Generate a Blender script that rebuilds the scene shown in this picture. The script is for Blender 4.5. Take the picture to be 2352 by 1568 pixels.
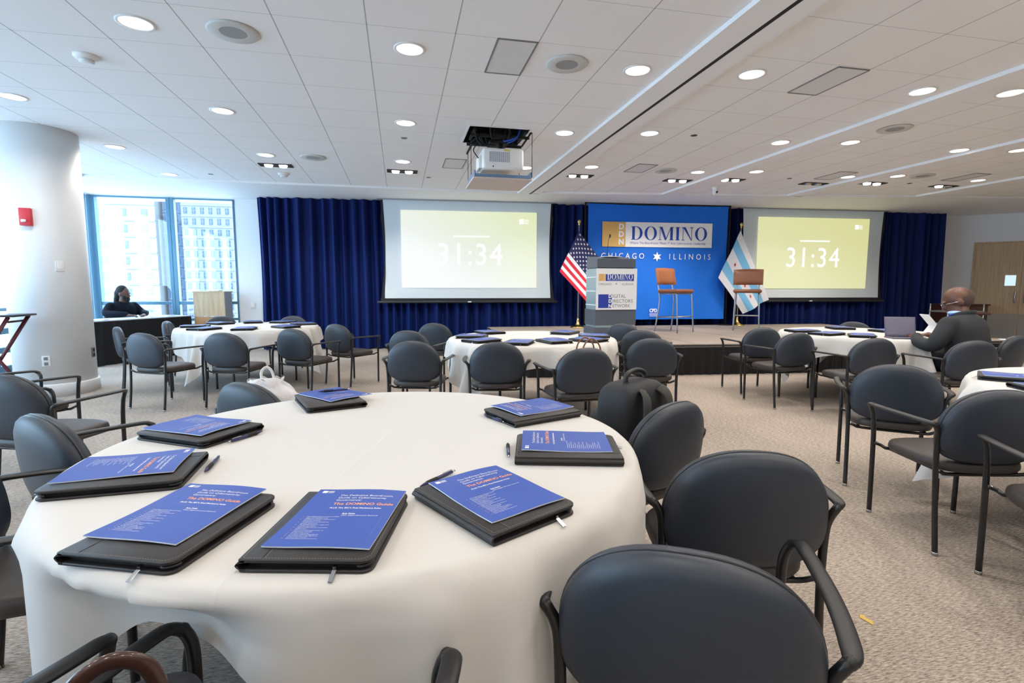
import bpy, bmesh, math, random
from math import sin, cos, pi, radians, atan2, hypot
from mathutils import Vector, Matrix, Euler
random.seed(7)
SC = bpy.context.scene
for o in list(bpy.data.objects): bpy.data.objects.remove(o)
COL = SC.collection

# ---------------------------------------------------------------- camera
HC = 1.26
cd = bpy.data.cameras.new('camera'); cam = bpy.data.objects.new('camera', cd); COL.objects.link(cam)
cd.sensor_width = 36; cd.lens = 1191.617/2352*36; cd.clip_start = .02; cd.clip_end = 500
pt, rl, yw = .10323, .001124, .212289
Fw = Vector((sin(yw)*cos(pt), cos(yw)*cos(pt), -sin(pt))); R0 = Vector((cos(yw), -sin(yw), 0)); U0 = R0.cross(Fw)
Rv = R0*cos(rl)+U0*sin(rl); Uv = U0*cos(rl)-R0*sin(rl)
M = Matrix((Rv, Uv, -Fw)).transposed().to_4x4(); M.translation = Vector((0, 0, HC)); cam.matrix_world = M
cd.dof.use_dof = True; cd.dof.focus_distance = 1.5; cd.dof.aperture_fstop = 11.0
SC.camera = cam

# ---------------------------------------------------------------- world, sun, exposure
w = bpy.data.worlds.new('world'); SC.world = w; w.use_nodes = True
bg = w.node_tree.nodes['Background']; bg.inputs[0].default_value = (.62, .80, 1, 1); bg.inputs[1].default_value = 8.4
sd = bpy.data.lights.new('sun', 'SUN'); sd.energy = 4; sd.angle = .02; sd.color = (1, .96, .9)
sun = bpy.data.objects.new('sun', sd); COL.objects.link(sun); sun.rotation_euler = Vector((.35, -1.0, .9)).to_track_quat('Z', 'Y').to_euler()
DOWN_W = 9.8; DOWN_COL = (1, .92, .83)
SC.view_settings.view_transform = 'Standard'; SC.view_settings.look = 'None'
SC.view_settings.exposure = 0.16; SC.view_settings.gamma = 1; SC.view_settings.use_curve_mapping = False

# ---------------------------------------------------------------- materials
def srgb(r, g, b):
    f = lambda c: (c/255/12.92) if c <= 10 else ((c/255+.055)/1.055)**2.4
    return (f(r), f(g), f(b), 1)
MT = {}
def mat(name, col, rough=.6, metal=0, spec=.5, emit=None, es=0, noise=0, nscale=30, bump=0, bscale=60, sheen=0, coat=0, alpha=None):
    if name in MT: return MT[name]
    m = bpy.data.materials.new(name); m.use_nodes = True; nt = m.node_tree; b = nt.nodes['Principled BSDF']
    b.inputs['Base Color'].default_value = col; b.inputs['Roughness'].default_value = rough; b.inputs['Metallic'].default_value = metal
    b.inputs['Specular IOR Level'].default_value = spec
    if sheen: b.inputs['Sheen Weight'].default_value = sheen; b.inputs['Sheen Roughness'].default_value = .35
    if coat: b.inputs['Coat Weight'].default_value = coat
    if emit: b.inputs['Emission Color'].default_value = emit; b.inputs['Emission Strength'].default_value = es
    tc = nt.nodes.new('ShaderNodeTexCoord')
    if noise:
        n = nt.nodes.new('ShaderNodeTexNoise'); n.inputs['Scale'].default_value = nscale; n.inputs['Detail'].default_value = 4
        nt.links.new(tc.outputs['Object'], n.inputs['Vector'])
        r = nt.nodes.new('ShaderNodeMapRange'); r.inputs[3].default_value = 1-noise; r.inputs[4].default_value = 1+noise
        nt.links.new(n.outputs['Fac'], r.inputs[0])
        x = nt.nodes.new('ShaderNodeVectorMath'); x.operation = 'SCALE'; x.inputs[0].default_value = col[:3]
        nt.links.new(r.outputs[0], x.inputs['Scale']); nt.links.new(x.outputs[0], b.inputs['Base Color'])
    if bump:
        n = nt.nodes.new('ShaderNodeTexNoise'); n.inputs['Scale'].default_value = bscale; n.inputs['Detail'].default_value = 3
        nt.links.new(tc.outputs['Object'], n.inputs['Vector'])
        u = nt.nodes.new('ShaderNodeBump'); u.inputs['Strength'].default_value = bump; u.inputs['Distance'].default_value = .01
        nt.links.new(n.outputs['Fac'], u.inputs['Height']); nt.links.new(u.outputs[0], b.inputs['Normal'])
    MT[name] = m; return m
def emis(name, col, s):
    if name in MT: return MT[name]
    m = bpy.data.materials.new(name); m.use_nodes = True; nt = m.node_tree; nt.nodes.clear()
    e = nt.nodes.new('ShaderNodeEmission'); o = nt.nodes.new('ShaderNodeOutputMaterial'); e.inputs[0].default_value = col; e.inputs[1].default_value = s
    nt.links.new(e.outputs[0], o.inputs[0]); MT[name] = m; return m

m_wall = mat('white wall paint', srgb(226, 228, 230), .7, bump=.04, bscale=300)
m_gyp = mat('ceiling plaster', srgb(240, 240, 240), .8)
m_col = mat('column paint', srgb(228, 228, 227), .55)
m_vinyl = mat('charcoal vinyl', srgb(44, 51, 61), .42, spec=.5, noise=.06, nscale=60, bump=.10, bscale=900)
m_seat = mat('taupe vinyl', srgb(60, 54, 52), .46, spec=.5, noise=.06, nscale=40, bump=.10, bscale=900)
m_pipe = mat('vinyl piping', srgb(54, 56, 60), .35)
m_frame = mat('black enamel tube', srgb(22, 23, 25), .3, spec=.6, bump=.05, bscale=700)
m_pad = mat('black arm rest', srgb(26, 27, 29), .4)
m_steel = mat('bright steel', srgb(190, 192, 195), .25, metal=1)
m_alu = mat('satin aluminium', srgb(172, 176, 182), .35, metal=.9)
m_black = mat('matte black', srgb(16, 17, 20), .7)
m_dark = mat('dark plastic', srgb(34, 35, 38), .45)
m_white = mat('white plastic', srgb(232, 232, 230), .4)
m_wht = mat('print white', srgb(240, 240, 240), .6)
m_leath = mat('black leatherette', srgb(32, 29, 30), .42, noise=.08, nscale=80, bump=.2, bscale=700)
m_stitch = mat('grey stitching', srgb(150, 140, 128), .7)
m_blue = mat('booklet blue', srgb(48, 82, 168), .5)
m_page = mat('paper', srgb(222, 228, 238), .7)
m_org = mat('print orange', srgb(242, 165, 118), .6)
m_gold = mat('gold print', srgb(222, 178, 104), .6)
m_ban = mat('banner blue cloth', srgb(0, 108, 216), .7, noise=.06, nscale=4, sheen=.15)
m_bblue = mat('print blue', srgb(20, 70, 165), .6)
m_navy = mat('navy print', srgb(38, 60, 160), .6)
m_grey = mat('print grey', srgb(120, 122, 125), .6)
m_red = mat('red cloth', srgb(205, 34, 58), .75)
m_usblue = mat('flag navy', srgb(28, 34, 84), .75)
m_fw = mat('white cloth', srgb(226, 228, 236), .75)
m_sky = mat('light blue cloth', srgb(122, 190, 232), .75)
m_brass = mat('polished brass', srgb(222, 188, 110), .22, metal=1)
m_pod = mat('podium grey laminate', srgb(88, 94, 104), .45)
m_glass2 = mat('frosted side panel', srgb(146, 166, 170), .2)
m_tan = mat('tan leather', srgb(128, 78, 50), .38, noise=.08, nscale=20)
m_tanl = mat('brown leather strap', srgb(120, 78, 54), .45)
m_mull = mat('blue grey aluminium', srgb(88, 128, 150), .4, metal=.3)
m_stage = mat('stage carpet', srgb(160, 148, 138), .95, noise=.18, nscale=160)
m_skirt = mat('black skirt cloth', srgb(14, 14, 17), .9)
m_suit = mat('dark navy suit cloth', srgb(15, 19, 29), .9, spec=.2)
m_suitg = mat('charcoal suit cloth', srgb(40, 43, 47), .85, noise=.12, nscale=90)
m_skin = mat('brown skin', srgb(98, 62, 46), .45, noise=.05, nscale=20)
m_skin2 = mat('dark brown skin', srgb(92, 60, 48), .5)
m_hair = mat('black hair', srgb(18, 17, 19), .8, bump=.6, bscale=120)
m_hairg = mat('cropped grey hair', srgb(82, 66, 60), .8, noise=.15, nscale=200)
m_lany = mat('lanyard blue', srgb(40, 70, 220), .5)
m_bag = mat('black nylon', srgb(24, 27, 33), .6, noise=.15, nscale=200, bump=.3, bscale=400)
m_strap = mat('grey webbing', srgb(62, 62, 60), .7, bump=.3, bscale=300)
m_mah = mat('mahogany wood', srgb(92, 34, 44), .4)
m_alarm = mat('alarm red', srgb(208, 52, 62), .45)
m_grille = mat('grille grey', srgb(176, 176, 174), .7, bump=.8, bscale=500)
m_vent = mat('perforated metal', srgb(220, 220, 220), .6, noise=.06, nscale=300)
m_yel = mat('yellow label', srgb(220, 200, 60), .5)
m_cable = mat('blue cable', srgb(40, 80, 190), .5)
m_lap = mat('laptop grey', srgb(104, 102, 120), .45, metal=.2)
m_lamp = emis('lamp diffuser', (1, .96, .9, 1), 6)
m_bulb = emis('spot bulb', (1, .95, .85, 1), 8)

def nodes(name):
    m = bpy.data.materials.new(name); m.use_nodes = True; MT[name] = m
    return m, m.node_tree, m.node_tree.nodes['Principled BSDF']
def nmath(nt, op, a, b=None, c=None):
    n = nt.nodes.new('ShaderNodeMath'); n.operation = op
    for i, v in enumerate((a, b, c)):
        if v is None: continue
        if hasattr(v, 'links') or hasattr(v, 'is_linked'): nt.links.new(v, n.inputs[i])
        else: n.inputs[i].default_value = v
    return n.outputs[0]
def grid_mat(name, x0, y0, p, col):
    m, nt, b = nodes(name); b.inputs['Roughness'].default_value = .85
    tc = nt.nodes.new('ShaderNodeTexCoord'); s = nt.nodes.new('ShaderNodeSeparateXYZ'); nt.links.new(tc.outputs['Object'], s.inputs[0])
    def line(o, off, hw):
        t = nmath(nt, 'DIVIDE', nmath(nt, 'SUBTRACT', o, off), p)
        f = nmath(nt, 'ABSOLUTE', nmath(nt, 'SUBTRACT', t, nmath(nt, 'ROUND', t)))
        return nmath(nt, 'LESS_THAN', f, hw/p)
    lx = line(s.outputs[0], x0, .0042); ly = line(s.outputs[1], y0, .003)
    n = nt.nodes.new('ShaderNodeTexNoise'); n.inputs['Scale'].default_value = 220; n.inputs['Detail'].default_value = 3; nt.links.new(tc.outputs['Object'], n.inputs[0])
    k = nmath(nt, 'SUBTRACT', 1, nmath(nt, 'ADD', nmath(nt, 'MULTIPLY', lx, .5), nmath(nt, 'MULTIPLY', ly, .3)))
    k = nmath(nt, 'MULTIPLY', k, nmath(nt, 'MULTIPLY_ADD', n.outputs[0], .10, .95))
    v = nt.nodes.new('ShaderNodeVectorMath'); v.operation = 'SCALE'; v.inputs[0].default_value = col[:3]; nt.links.new(k, v.inputs['Scale'])
    nt.links.new(v.outputs[0], b.inputs['Base Color']); return m
m_tile1 = grid_mat('ceiling tiles', -.1846, 3.8795, .6096, srgb(243, 242, 241))
m_tile2 = grid_mat('ceiling tiles bay', 3.225, 3.745, .6, srgb(243, 242, 241))
m_tile3 = grid_mat('ceiling tiles far bay', 5.62, 3.6, .6, srgb(243, 242, 241))
def carpet():
    m, nt, b = nodes('woven carpet'); b.inputs['Roughness'].default_value = .95; b.inputs['Specular IOR Level'].default_value = .15
    tc = nt.nodes.new('ShaderNodeTexCoord')
    mp = nt.nodes.new('ShaderNodeMapping'); mp.inputs['Scale'].default_value = (34, 230, 1); nt.links.new(tc.outputs['Object'], mp.inputs[0])
    n = nt.nodes.new('ShaderNodeTexNoise'); n.inputs['Scale'].default_value = 1.0; n.inputs['Detail'].default_value = 6; n.inputs['Roughness'].default_value = .75; nt.links.new(mp.outputs[0], n.inputs[0])
    n2 = nt.nodes.new('ShaderNodeTexNoise'); n2.inputs['Scale'].default_value = .9; nt.links.new(tc.outputs['Object'], n2.inputs[0])
    r = nt.nodes.new('ShaderNodeValToRGB'); r.color_ramp.elements[0].position = .36; r.color_ramp.elements[1].position = .66
    r.color_ramp.elements[0].color = srgb(98, 89, 82); r.color_ramp.elements[1].color = srgb(210, 196, 183)
    k = nmath(nt, 'ADD', n.outputs[0], nmath(nt, 'MULTIPLY', nmath(nt, 'SUBTRACT', n2.outputs[0], .5), .12)); nt.links.new(k, r.inputs[0])
    nt.links.new(r.outputs[0], b.inputs['Base Color'])
    u = nt.nodes.new('ShaderNodeBump'); u.inputs['Strength'].default_value = .5; u.inputs['Distance'].default_value = .004; nt.links.new(n.outputs[0], u.inputs['Height']); nt.links.new(u.outputs[0], b.inputs['Normal'])
    return m
m_carpet = carpet()
def velvet():
    m, nt, b = nodes('navy velvet'); b.inputs['Roughness'].default_value = .7; b.inputs['Base Color'].default_value = srgb(7, 27, 84)
    b.inputs['Sheen Weight'].default_value = .6; b.inputs['Sheen Roughness'].default_value = .3; b.inputs['Sheen Tint'].default_value = srgb(40, 110, 230)
    b.inputs['Specular IOR Level'].default_value = .2
    return m
m_velvet = velvet()
def wood(name, c1, c2, sx=6, sz=1):
    m, nt, b = nodes(name); b.inputs['Roughness'].default_value = .45
    tc = nt.nodes.new('ShaderNodeTexCoord'); mp = nt.nodes.new('ShaderNodeMapping'); mp.inputs['Scale'].default_value = (sx*4, sx*4, sz); nt.links.new(tc.outputs['Object'], mp.inputs[0])
    n = nt.nodes.new('ShaderNodeTexNoise'); n.inputs['Scale'].default_value = 1.5; n.inputs['Detail'].default_value = 5; n.inputs['Distortion'].default_value = 1.2; nt.links.new(mp.outputs[0], n.inputs[0])
    r = nt.nodes.new('ShaderNodeValToRGB'); r.color_ramp.elements[0].position = .35; r.color_ramp.elements[1].position = .65; r.color_ramp.elements[0].color = c1; r.color_ramp.elements[1].color = c2
    nt.links.new(n.outputs[0], r.inputs[0]); nt.links.new(r.outputs[0], b.inputs['Base Color']); return m
m_oak = wood('pale maple veneer', srgb(186, 160, 128), srgb(206, 182, 150))
m_oak2 = wood('lectern maple', srgb(172, 146, 112), srgb(192, 168, 134))
m_oak3 = wood('lectern lower maple', srgb(168, 122, 76), srgb(186, 140, 92))
m_brown = wood('dark walnut', srgb(62, 36, 26), srgb(84, 50, 36))
def clothmat():
    m, nt, b = nodes('ivory tablecloth'); b.inputs['Roughness'].default_value = .8; b.inputs['Base Color'].default_value = srgb(208, 205, 200)
    b.inputs['Sheen Weight'].default_value = .15
    tc = nt.nodes.new('ShaderNodeTexCoord'); s = nt.nodes.new('ShaderNodeSeparateXYZ'); nt.links.new(tc.outputs['Object'], s.inputs[0])
    def ln(o, off):
        d = nmath(nt, 'ABSOLUTE', nmath(nt, 'SUBTRACT', o, off)); return nmath(nt, 'MAXIMUM', 0, nmath(nt, 'SUBTRACT', 1, nmath(nt, 'MULTIPLY', d, 140)))
    k = ln(s.outputs[0], .02)
    for o, off in ((s.outputs[1], -.36), (s.outputs[0], .56), (s.outputs[1], .36)): k = nmath(nt, 'ADD', k, ln(o, off))
    n = nt.nodes.new('ShaderNodeTexNoise'); n.inputs['Scale'].default_value = 3; nt.links.new(tc.outputs['Object'], n.inputs[0])
    n2 = nt.nodes.new('ShaderNodeTexNoise'); n2.inputs['Scale'].default_value = 900; nt.links.new(tc.outputs['Object'], n2.inputs[0])
    h = nmath(nt, 'ADD', nmath(nt, 'MULTIPLY', k, .12), nmath(nt, 'ADD', nmath(nt, 'MULTIPLY', n.outputs[0], .5), nmath(nt, 'MULTIPLY', n2.outputs[0], .02)))
    u = nt.nodes.new('ShaderNodeBump'); u.inputs['Strength'].default_value = .5; u.inputs['Distance'].default_value = .01; nt.links.new(h, u.inputs['Height']); nt.links.new(u.outputs[0], b.inputs['Normal'])
    return m
m_cloth = clothmat()
def glassmat():
    m = bpy.data.materials.new('window glass'); m.use_nodes = True; nt = m.node_tree; nt.nodes.clear(); MT['glass'] = m
    o = nt.nodes.new('ShaderNodeOutputMaterial'); t = nt.nodes.new('ShaderNodeBsdfTransparent'); g = nt.nodes.new('ShaderNodeBsdfGlossy'); x = nt.nodes.new('ShaderNodeMixShader')
    t.inputs[0].default_value = (.9, .97, 1, 1); g.inputs['Roughness'].default_value = .02; x.inputs[0].default_value = .06
    nt.links.new(t.outputs[0], x.inputs[1]); nt.links.new(g.outputs[0], x.inputs[2]); nt.links.new(x.outputs[0], o.inputs[0]); return m
m_glass = glassmat()

# ---------------------------------------------------------------- mesh helpers
class MB:
    def __init__(s): s.v = []; s.f = []; s.mi = []; s.sm = []
    def add(s, vs, fs, mi=0, smooth=False, T=None):
        k = len(s.v)
        for p in vs:
            p = Vector(p)
            if T is not None: p = T @ p
            s.v.append(tuple(p))
        for f in fs: s.f.append([k+i for i in f]); s.mi.append(mi); s.sm.append(smooth)
        return s
    def box(s, c, d, mi=0, T=None, bev=0, seg=2):
        if bev:
            bm = bmesh.new(); bmesh.ops.create_cube(bm, size=1)
            for v in bm.verts: v.co = Vector((v.co.x*d[0]+c[0], v.co.y*d[1]+c[1], v.co.z*d[2]+c[2]))
            bmesh.ops.bevel(bm, geom=bm.edges[:], offset=bev, segments=seg, affect='EDGES', profile=.5)
            bm.verts.index_update()
            s.add([v.co for v in bm.verts], [[v.index for v in f.verts] for f in bm.faces], mi, seg > 1, T); bm.free(); return s
        x, y, z = d[0]/2, d[1]/2, d[2]/2
        vs = [(c[0]+a*x, c[1]+b*y, c[2]+e*z) for a in (-1, 1) for b in (-1, 1) for e in (-1, 1)]
        return s.add(vs, [(0, 1, 3, 2), (4, 6, 7, 5), (0, 4, 5, 1), (2, 3, 7, 6), (0, 2, 6, 4), (1, 5, 7, 3)], mi, False, T)
    def tube(s, pts, r, n=10, mi=0, cap=True, T=None, flat=None, up=None):
        """sweep; r number or list; flat = list of (width, thick) radii; up = fixed reference"""
        P = [Vector(p) for p in pts]; L = len(P); rings = []; pv = None
        for i in range(L):
            t = (P[min(i+1, L-1)]-P[max(i-1, 0)]).normalized()
            if up is not None: a = Vector(up)
            elif pv is None: a = Vector((0, 0, 1)) if abs(t.z) < .9 else Vector((1, 0, 0))
            else: a = pv
            n2 = (a - t*a.dot(t))
            if n2.length < 1e-5: n2 = Vector((0, 1, 0))-t*t.y
            n2.normalize(); b = t.cross(n2); pv = n2
            rr = r[i] if isinstance(r, (list, tuple)) else r
            fa, fb = (flat[i] if flat else (rr, rr))
            rings.append([P[i]+b*(fa*cos(2*pi*k/n))+n2*(fb*sin(2*pi*k/n)) for k in range(n)])
        vs = [p for rg in rings for p in rg]; fs = []
        for i in range(L-1):
            for k in range(n): fs.append((i*n+k, i*n+(k+1) % n, (i+1)*n+(k+1) % n, (i+1)*n+k))
        if cap: fs.append(tuple(range(n-1, -1, -1))); fs.append(tuple((L-1)*n+k for k in range(n)))
        return s.add(vs, fs, mi, True, T)
    def lathe(s, prof, n=24, c=(0, 0, 0), mi=0, T=None, cap=True, smooth=True):
        vs = []; fs = []
        for (r, z) in prof:
            for k in range(n): vs.append((c[0]+r*cos(2*pi*k/n), c[1]+r*sin(2*pi*k/n), c[2]+z))
        for i in range(len(prof)-1):
            for k in range(n): fs.append((i*n+k, i*n+(k+1) % n, (i+1)*n+(k+1) % n, (i+1)*n+k))
        if cap: fs.append(tuple(range(n-1, -1, -1))); fs.append(tuple((len(prof)-1)*n+k for k in range(n)))
        return s.add(vs, fs, mi, smooth, T)
    def cyl(s, a, b, r, n=16, mi=0): return s.tube([a, b], r, n, mi)
    def ell(s, c, r, mi=0, T=None, n=16, m=10):
        vs = []; fs = []
        for i in range(m+1):
            th = pi*i/m
            for k in range(n): vs.append((c[0]+r[0]*sin(th)*cos(2*pi*k/n), c[1]+r[1]*sin(th)*sin(2*pi*k/n), c[2]+r[2]*cos(th)))
        for i in range(m):
            for k in range(n): fs.append((i*n+k, (i+1)*n+k, (i+1)*n+(k+1) % n, i*n+(k+1) % n))
        return s.add(vs, fs, mi, True, T)
    def grid(s, fn, nu, nv, mi=0, smooth=True, flip=False, mif=None):
        k = len(s.v)
        for j in range(nv+1):
            for i in range(nu+1): s.v.append(tuple(fn(i/nu, j/nv)))
        for j in range(nv):
            for i in range(nu):
                a = k+j*(nu+1)+i; f = [a, a+1, a+nu+2, a+nu+1]
                s.f.append(f[::-1] if flip else f); s.mi.append(mif(i, j) if mif else mi); s.sm.append(smooth)
        return s
    def poly(s, pts, mi=0, T=None): return s.add(pts, [tuple(range(len(pts)))], mi, False, T)
    def prism(s, pts, z0, z1, mi=0, T=None, ax=2):
        n = len(pts)
        def q(p, z): return (p[0], p[1], z) if ax == 2 else ((p[0], z, p[1]) if ax == 1 else (z, p[0], p[1]))
        vs = [q(p, z0) for p in pts]+[q(p, z1) for p in pts]
        return s.add(vs, [tuple(range(n-1, -1, -1)), tuple(range(n, 2*n))]+[(i, (i+1) % n, n+(i+1) % n, n+i) for i in range(n)], mi, False, T)
    def mesh(s, name, mats):
        me = bpy.data.meshes.new(name); me.from_pydata(s.v, [], s.f)
        for m in (mats if isinstance(mats, (list, tuple)) else [mats]): me.materials.append(m)
        me.polygons.foreach_set('material_index', s.mi); me.polygons.foreach_set('use_smooth', s.sm); me.update()
        bm = bmesh.new(); bm.from_mesh(me); bmesh.ops.remove_doubles(bm, verts=bm.verts, dist=1e-6); bmesh.ops.recalc_face_normals(bm, faces=bm.faces); bm.to_mesh(me); bm.free()
        return me
    def obj(s, name, mats, parent=None, loc=None, rz=None):
        o = bpy.data.objects.new(name, s.mesh(name, mats)); COL.objects.link(o)
        if parent: o.parent = parent
        if loc: o.location = loc
        if rz is not None: o.rotation_euler = (0, 0, rz)
        return o
def tag(o, label, cat, group=None):
    o['label'] = label; o['category'] = cat
    if group: o['group'] = group
    return o
def thing(name, label, cat, loc=(0, 0, 0), rz=0, group=None, parent=None):
    o = bpy.data.objects.new(name, None); COL.objects.link(o); o.location = loc; o.rotation_euler = (0, 0, rz); o.empty_display_size = .1
    return tag(o, label, cat, group)
def dup(root, loc, rz, label, group=None, skip=()):
    r = root.copy(); COL.objects.link(r); r.location = loc; r.rotation_euler = (0, 0, rz); r['label'] = label
    if group: r['group'] = group
    elif 'group' in r: del r['group']
    def rec(o, p):
        for ch in list(o.children):
            if ch.name.split('.')[0] in skip: continue
            c = ch.copy(); COL.objects.link(c); c.parent = p; rec(ch, c)
    rec(root, r); return r
def struct(o): o['kind'] = 'structure'; return o
def sharp(o, ang=40):
    for p in o.data.polygons: p.use_smooth = True
    o.data.set_sharp_from_angle(angle=radians(ang)); return o
def smooth_path(P, n=6):
    P = [Vector(p) for p in P]; out = []
    for i in range(len(P)-1):
        a, b, c, d = P[max(i-1, 0)], P[i], P[i+1], P[min(i+2, len(P)-1)]
        for k in range(n):
            t = k/n; out.append(.5*((2*b)+(c-a)*t+(2*a-5*b+4*c-d)*t*t+(3*b-a-3*c+d)*t**3))
    out.append(P[-1]); return out
def text_mesh(txt, size, x=0, y=0, align='LEFT', mi=0, bold=0, space=1.0, shear=0, wid=None):
    """flat lettering from Blender's own font, in the local xy plane; returns (verts, faces)"""
    cu = bpy.data.curves.new('t', 'FONT'); cu.body = txt; cu.size = size; cu.align_x = align; cu.space_character = space; cu.shear = shear; cu.offset = bold; cu.resolution_u = 3
    o = bpy.data.objects.new('t', cu); COL.objects.link(o); bpy.context.view_layer.update()
    me = bpy.data.meshes.new_from_object(o); vs = [Vector((v.co.x, v.co.y, 0)) for v in me.vertices]; fs = [list(p.vertices) for p in me.polygons]
    bpy.data.objects.remove(o); bpy.data.curves.remove(cu); bpy.data.meshes.remove(me)
    if wid and vs:
        x0 = min(v.x for v in vs); x1 = max(v.x for v in vs); k = wid/(x1-x0)
        for v in vs: v.x = (v.x-x0)*k
    return [(v.x+x, v.y+y, 0) for v in vs], fs
def didone(txt, h, width, x, y):
    """high contrast serif capitals D O M I N; quads in local xy"""
    V = []; F = []; TS = .2; TN = .035; SF = .05
    def q(pts): k = len(V); V.extend(pts); F.append([k+i for i in range(len(pts))])
    def rect(a, b, c, d): q([(a, b), (c, b), (c, d), (a, d)])
    def serif(cx, w2, yy): rect(cx-w2, yy, cx+w2, yy+SF) if yy < .5 else rect(cx-w2, yy-SF, cx+w2, yy)
    def ring(cx, cy, ox, oy, ix, iy, a0, a1, n=28, icx=None):
        icx = cx if icx is None else icx
        for k in range(n):
            A = a0+(a1-a0)*k/n; B = a0+(a1-a0)*(k+1)/n
            q([(cx+ox*cos(A), cy+oy*sin(A)), (cx+ox*cos(B), cy+oy*sin(B)), (icx+ix*cos(B), cy+iy*sin(B)), (icx+ix*cos(A), cy+iy*sin(A))])
    pen = 0; GAP = .13
    for ch in txt:
        i0 = len(V)
        if ch == 'D':
            rect(.08, 0, .08+TS, 1); rect(0, 0, .1, SF); rect(0, 1-SF, .1, 1); rect(.2, 0, .4, TN*1.4); rect(.2, 1-TN*1.4, .4, 1)
            ring(.4, .5, .48, .5, .27, .45, -pi/2, pi/2); wd = .9
        elif ch == 'O': ring(.48, .5, .48, .52, .27, .48, 0, 2*pi, 44); wd = .96
        elif ch == 'I': rect(.08, 0, .08+TS, 1); serif(.18, .18, 0); serif(.18, .18, 1); wd = .36
        elif ch == 'M':
            rect(.1, 0, .1+TN*1.3, 1); rect(.92, 0, .92+TS, 1); serif(.12, .13, 0); rect(0, 1-SF, .15, 1); serif(1.02, .17, 0); rect(1.0, 1-SF, 1.19, 1)
            q([(.1, 1), (.3, 1), (.62, .12), (.55, 0), (.5, 0)]); q([(.94, 1), (.99, 1), (.6, 0), (.53, 0)]); wd = 1.19
        elif ch == 'N':
            rect(.1, 0, .1+TN*1.3, 1); rect(.78, 0, .78+TN*1.3, 1); serif(.12, .13, 0); rect(0, 1-SF, .15, 1); serif(.8, .14, 1)
            q([(.1, 1), (.31, 1), (.826, 0), (.76, 0)]); wd = .94
        for k in range(i0, len(V)): V[k] = (V[k][0]+pen, V[k][1])
        pen += wd+GAP
    tot = pen-GAP; kx = width/tot
    return [(x+a*kx, y+b*h, 0) for a, b in V], F
def star_pts(n, R, r, cx=0, cy=0, rot=0):
    return [(cx+(R if k % 2 == 0 else r)*sin(rot+pi*k/n), cy+(R if k % 2 == 0 else r)*cos(rot+pi*k/n)) for k in range(2*n)]
def star_mesh(mb, n, R, r, cx, cy, z=0, rot=0, mi=0, fn=None):
    P = star_pts(n, R, r, cx, cy, rot); fn = fn or (lambda x, y: (x, y, z)); vs = [fn(cx, cy)]+[fn(*p) for p in P]
    mb.add(vs, [(0, 1+k, 1+(k+1) % (2*n)) for k in range(2*n)], mi)

# ================================================================ SETTING
ZC = 3.05; ZB = 3.015
XL = -5.73; YW = 11.5; XR = 20.0; YB = -6.0
def cy_(x, a): return a-.07*x
def plane_obj(name, pts, z, m):
    return MB().poly([(x, y, z) for x, y in pts]).obj(name, m)
struct(MB().poly([(XL, YB, 0), (XR, YB, 0), (XR, 4.1, 0), (13.4, 10.4, 0), (XL, YW+.2, 0)]).obj('floor', m_carpet))
# ceiling: bay 1 with the opening for the projector lift
hx0, hx1, hy0, hy1 = .80, 1.49, 5.93, 6.62
cz = MB()
def fr(y): return y
for a, b, c, d in ((-4.9, YB, hx0, 9.74), (hx1, YB, 2.20, 9.74), (hx0, YB, hx1, hy0), (hx0, hy1, hx1, 9.74)):
    cz.poly([(a, b, ZC), (c, b, ZC), (c, d, ZC), (a, d, ZC)], 0)
cz.poly([(2.62, YB, ZC), (4.98, YB, ZC), (4.9, 9.26, ZC), (2.62, 9.60, ZC)], 1)
cz.poly([(5.30, YB, ZC), (7.50, YB, ZC), (7.30, 8.85, ZC), (5.20, 9.20, ZC)], 2)
cz.poly([(7.80, YB, ZC), (9.95, YB, ZC), (9.80, 8.4, ZC), (7.62, 8.80, ZC)], 2)
cz.poly([(10.2, YB, ZC), (XR, YB, ZC), (XR, 6.9, ZC), (10.1, 8.35, ZC)], 2)
struct(cz.obj('ceiling', [m_tile1, m_tile2, m_tile3]))
def slab(name, pts, z0, z1, m): return struct(MB().prism(pts, z0, z1).obj(name, m))
T = .12
slab('trim_1', [(2.20, YB), (2.43, YB), (2.43, 9.72), (2.20, 9.74)], ZB, ZB+T, m_gyp)
slab('trim_2', [(2.445, YB), (2.62, YB), (2.62, 9.6), (2.445, 9.72)], ZB, ZB+T, m_gyp)
slab('trim_3', [(2.42, YB), (2.455, YB), (2.455, 9.72), (2.42, 9.72)], ZB-.001, ZB+T, m_black)
slab('trim_4', [(4.98, YB), (5.30, YB), (5.20, 9.25), (4.9, 9.26)], ZB, ZB+T, m_gyp)
slab('trim_5', [(7.50, YB), (7.80, YB), (7.62, 8.85), (7.30, 8.85)], ZB, ZB+T, m_gyp)
slab('trim_6', [(9.95, YB), (10.2, YB), (10.1, 8.4), (9.80, 8.4)], ZB, ZB+T, m_gyp)
slab('trim_7', [(XL-.1, 9.74), (2.62, 9.74), (2.62, 9.60), (4.9, 9.26), (7.3, 8.85), (9.8, 8.4), (XR, 6.9), (XR, 12.2), (XL-.1, 12.2)], ZB, ZB+T, m_gyp)
slab('trim_8', [(XL-.1, YB), (-4.9, YB), (-4.9, 9.74), (XL-.1, 9.74)], ZB, ZB+T, m_gyp)
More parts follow.
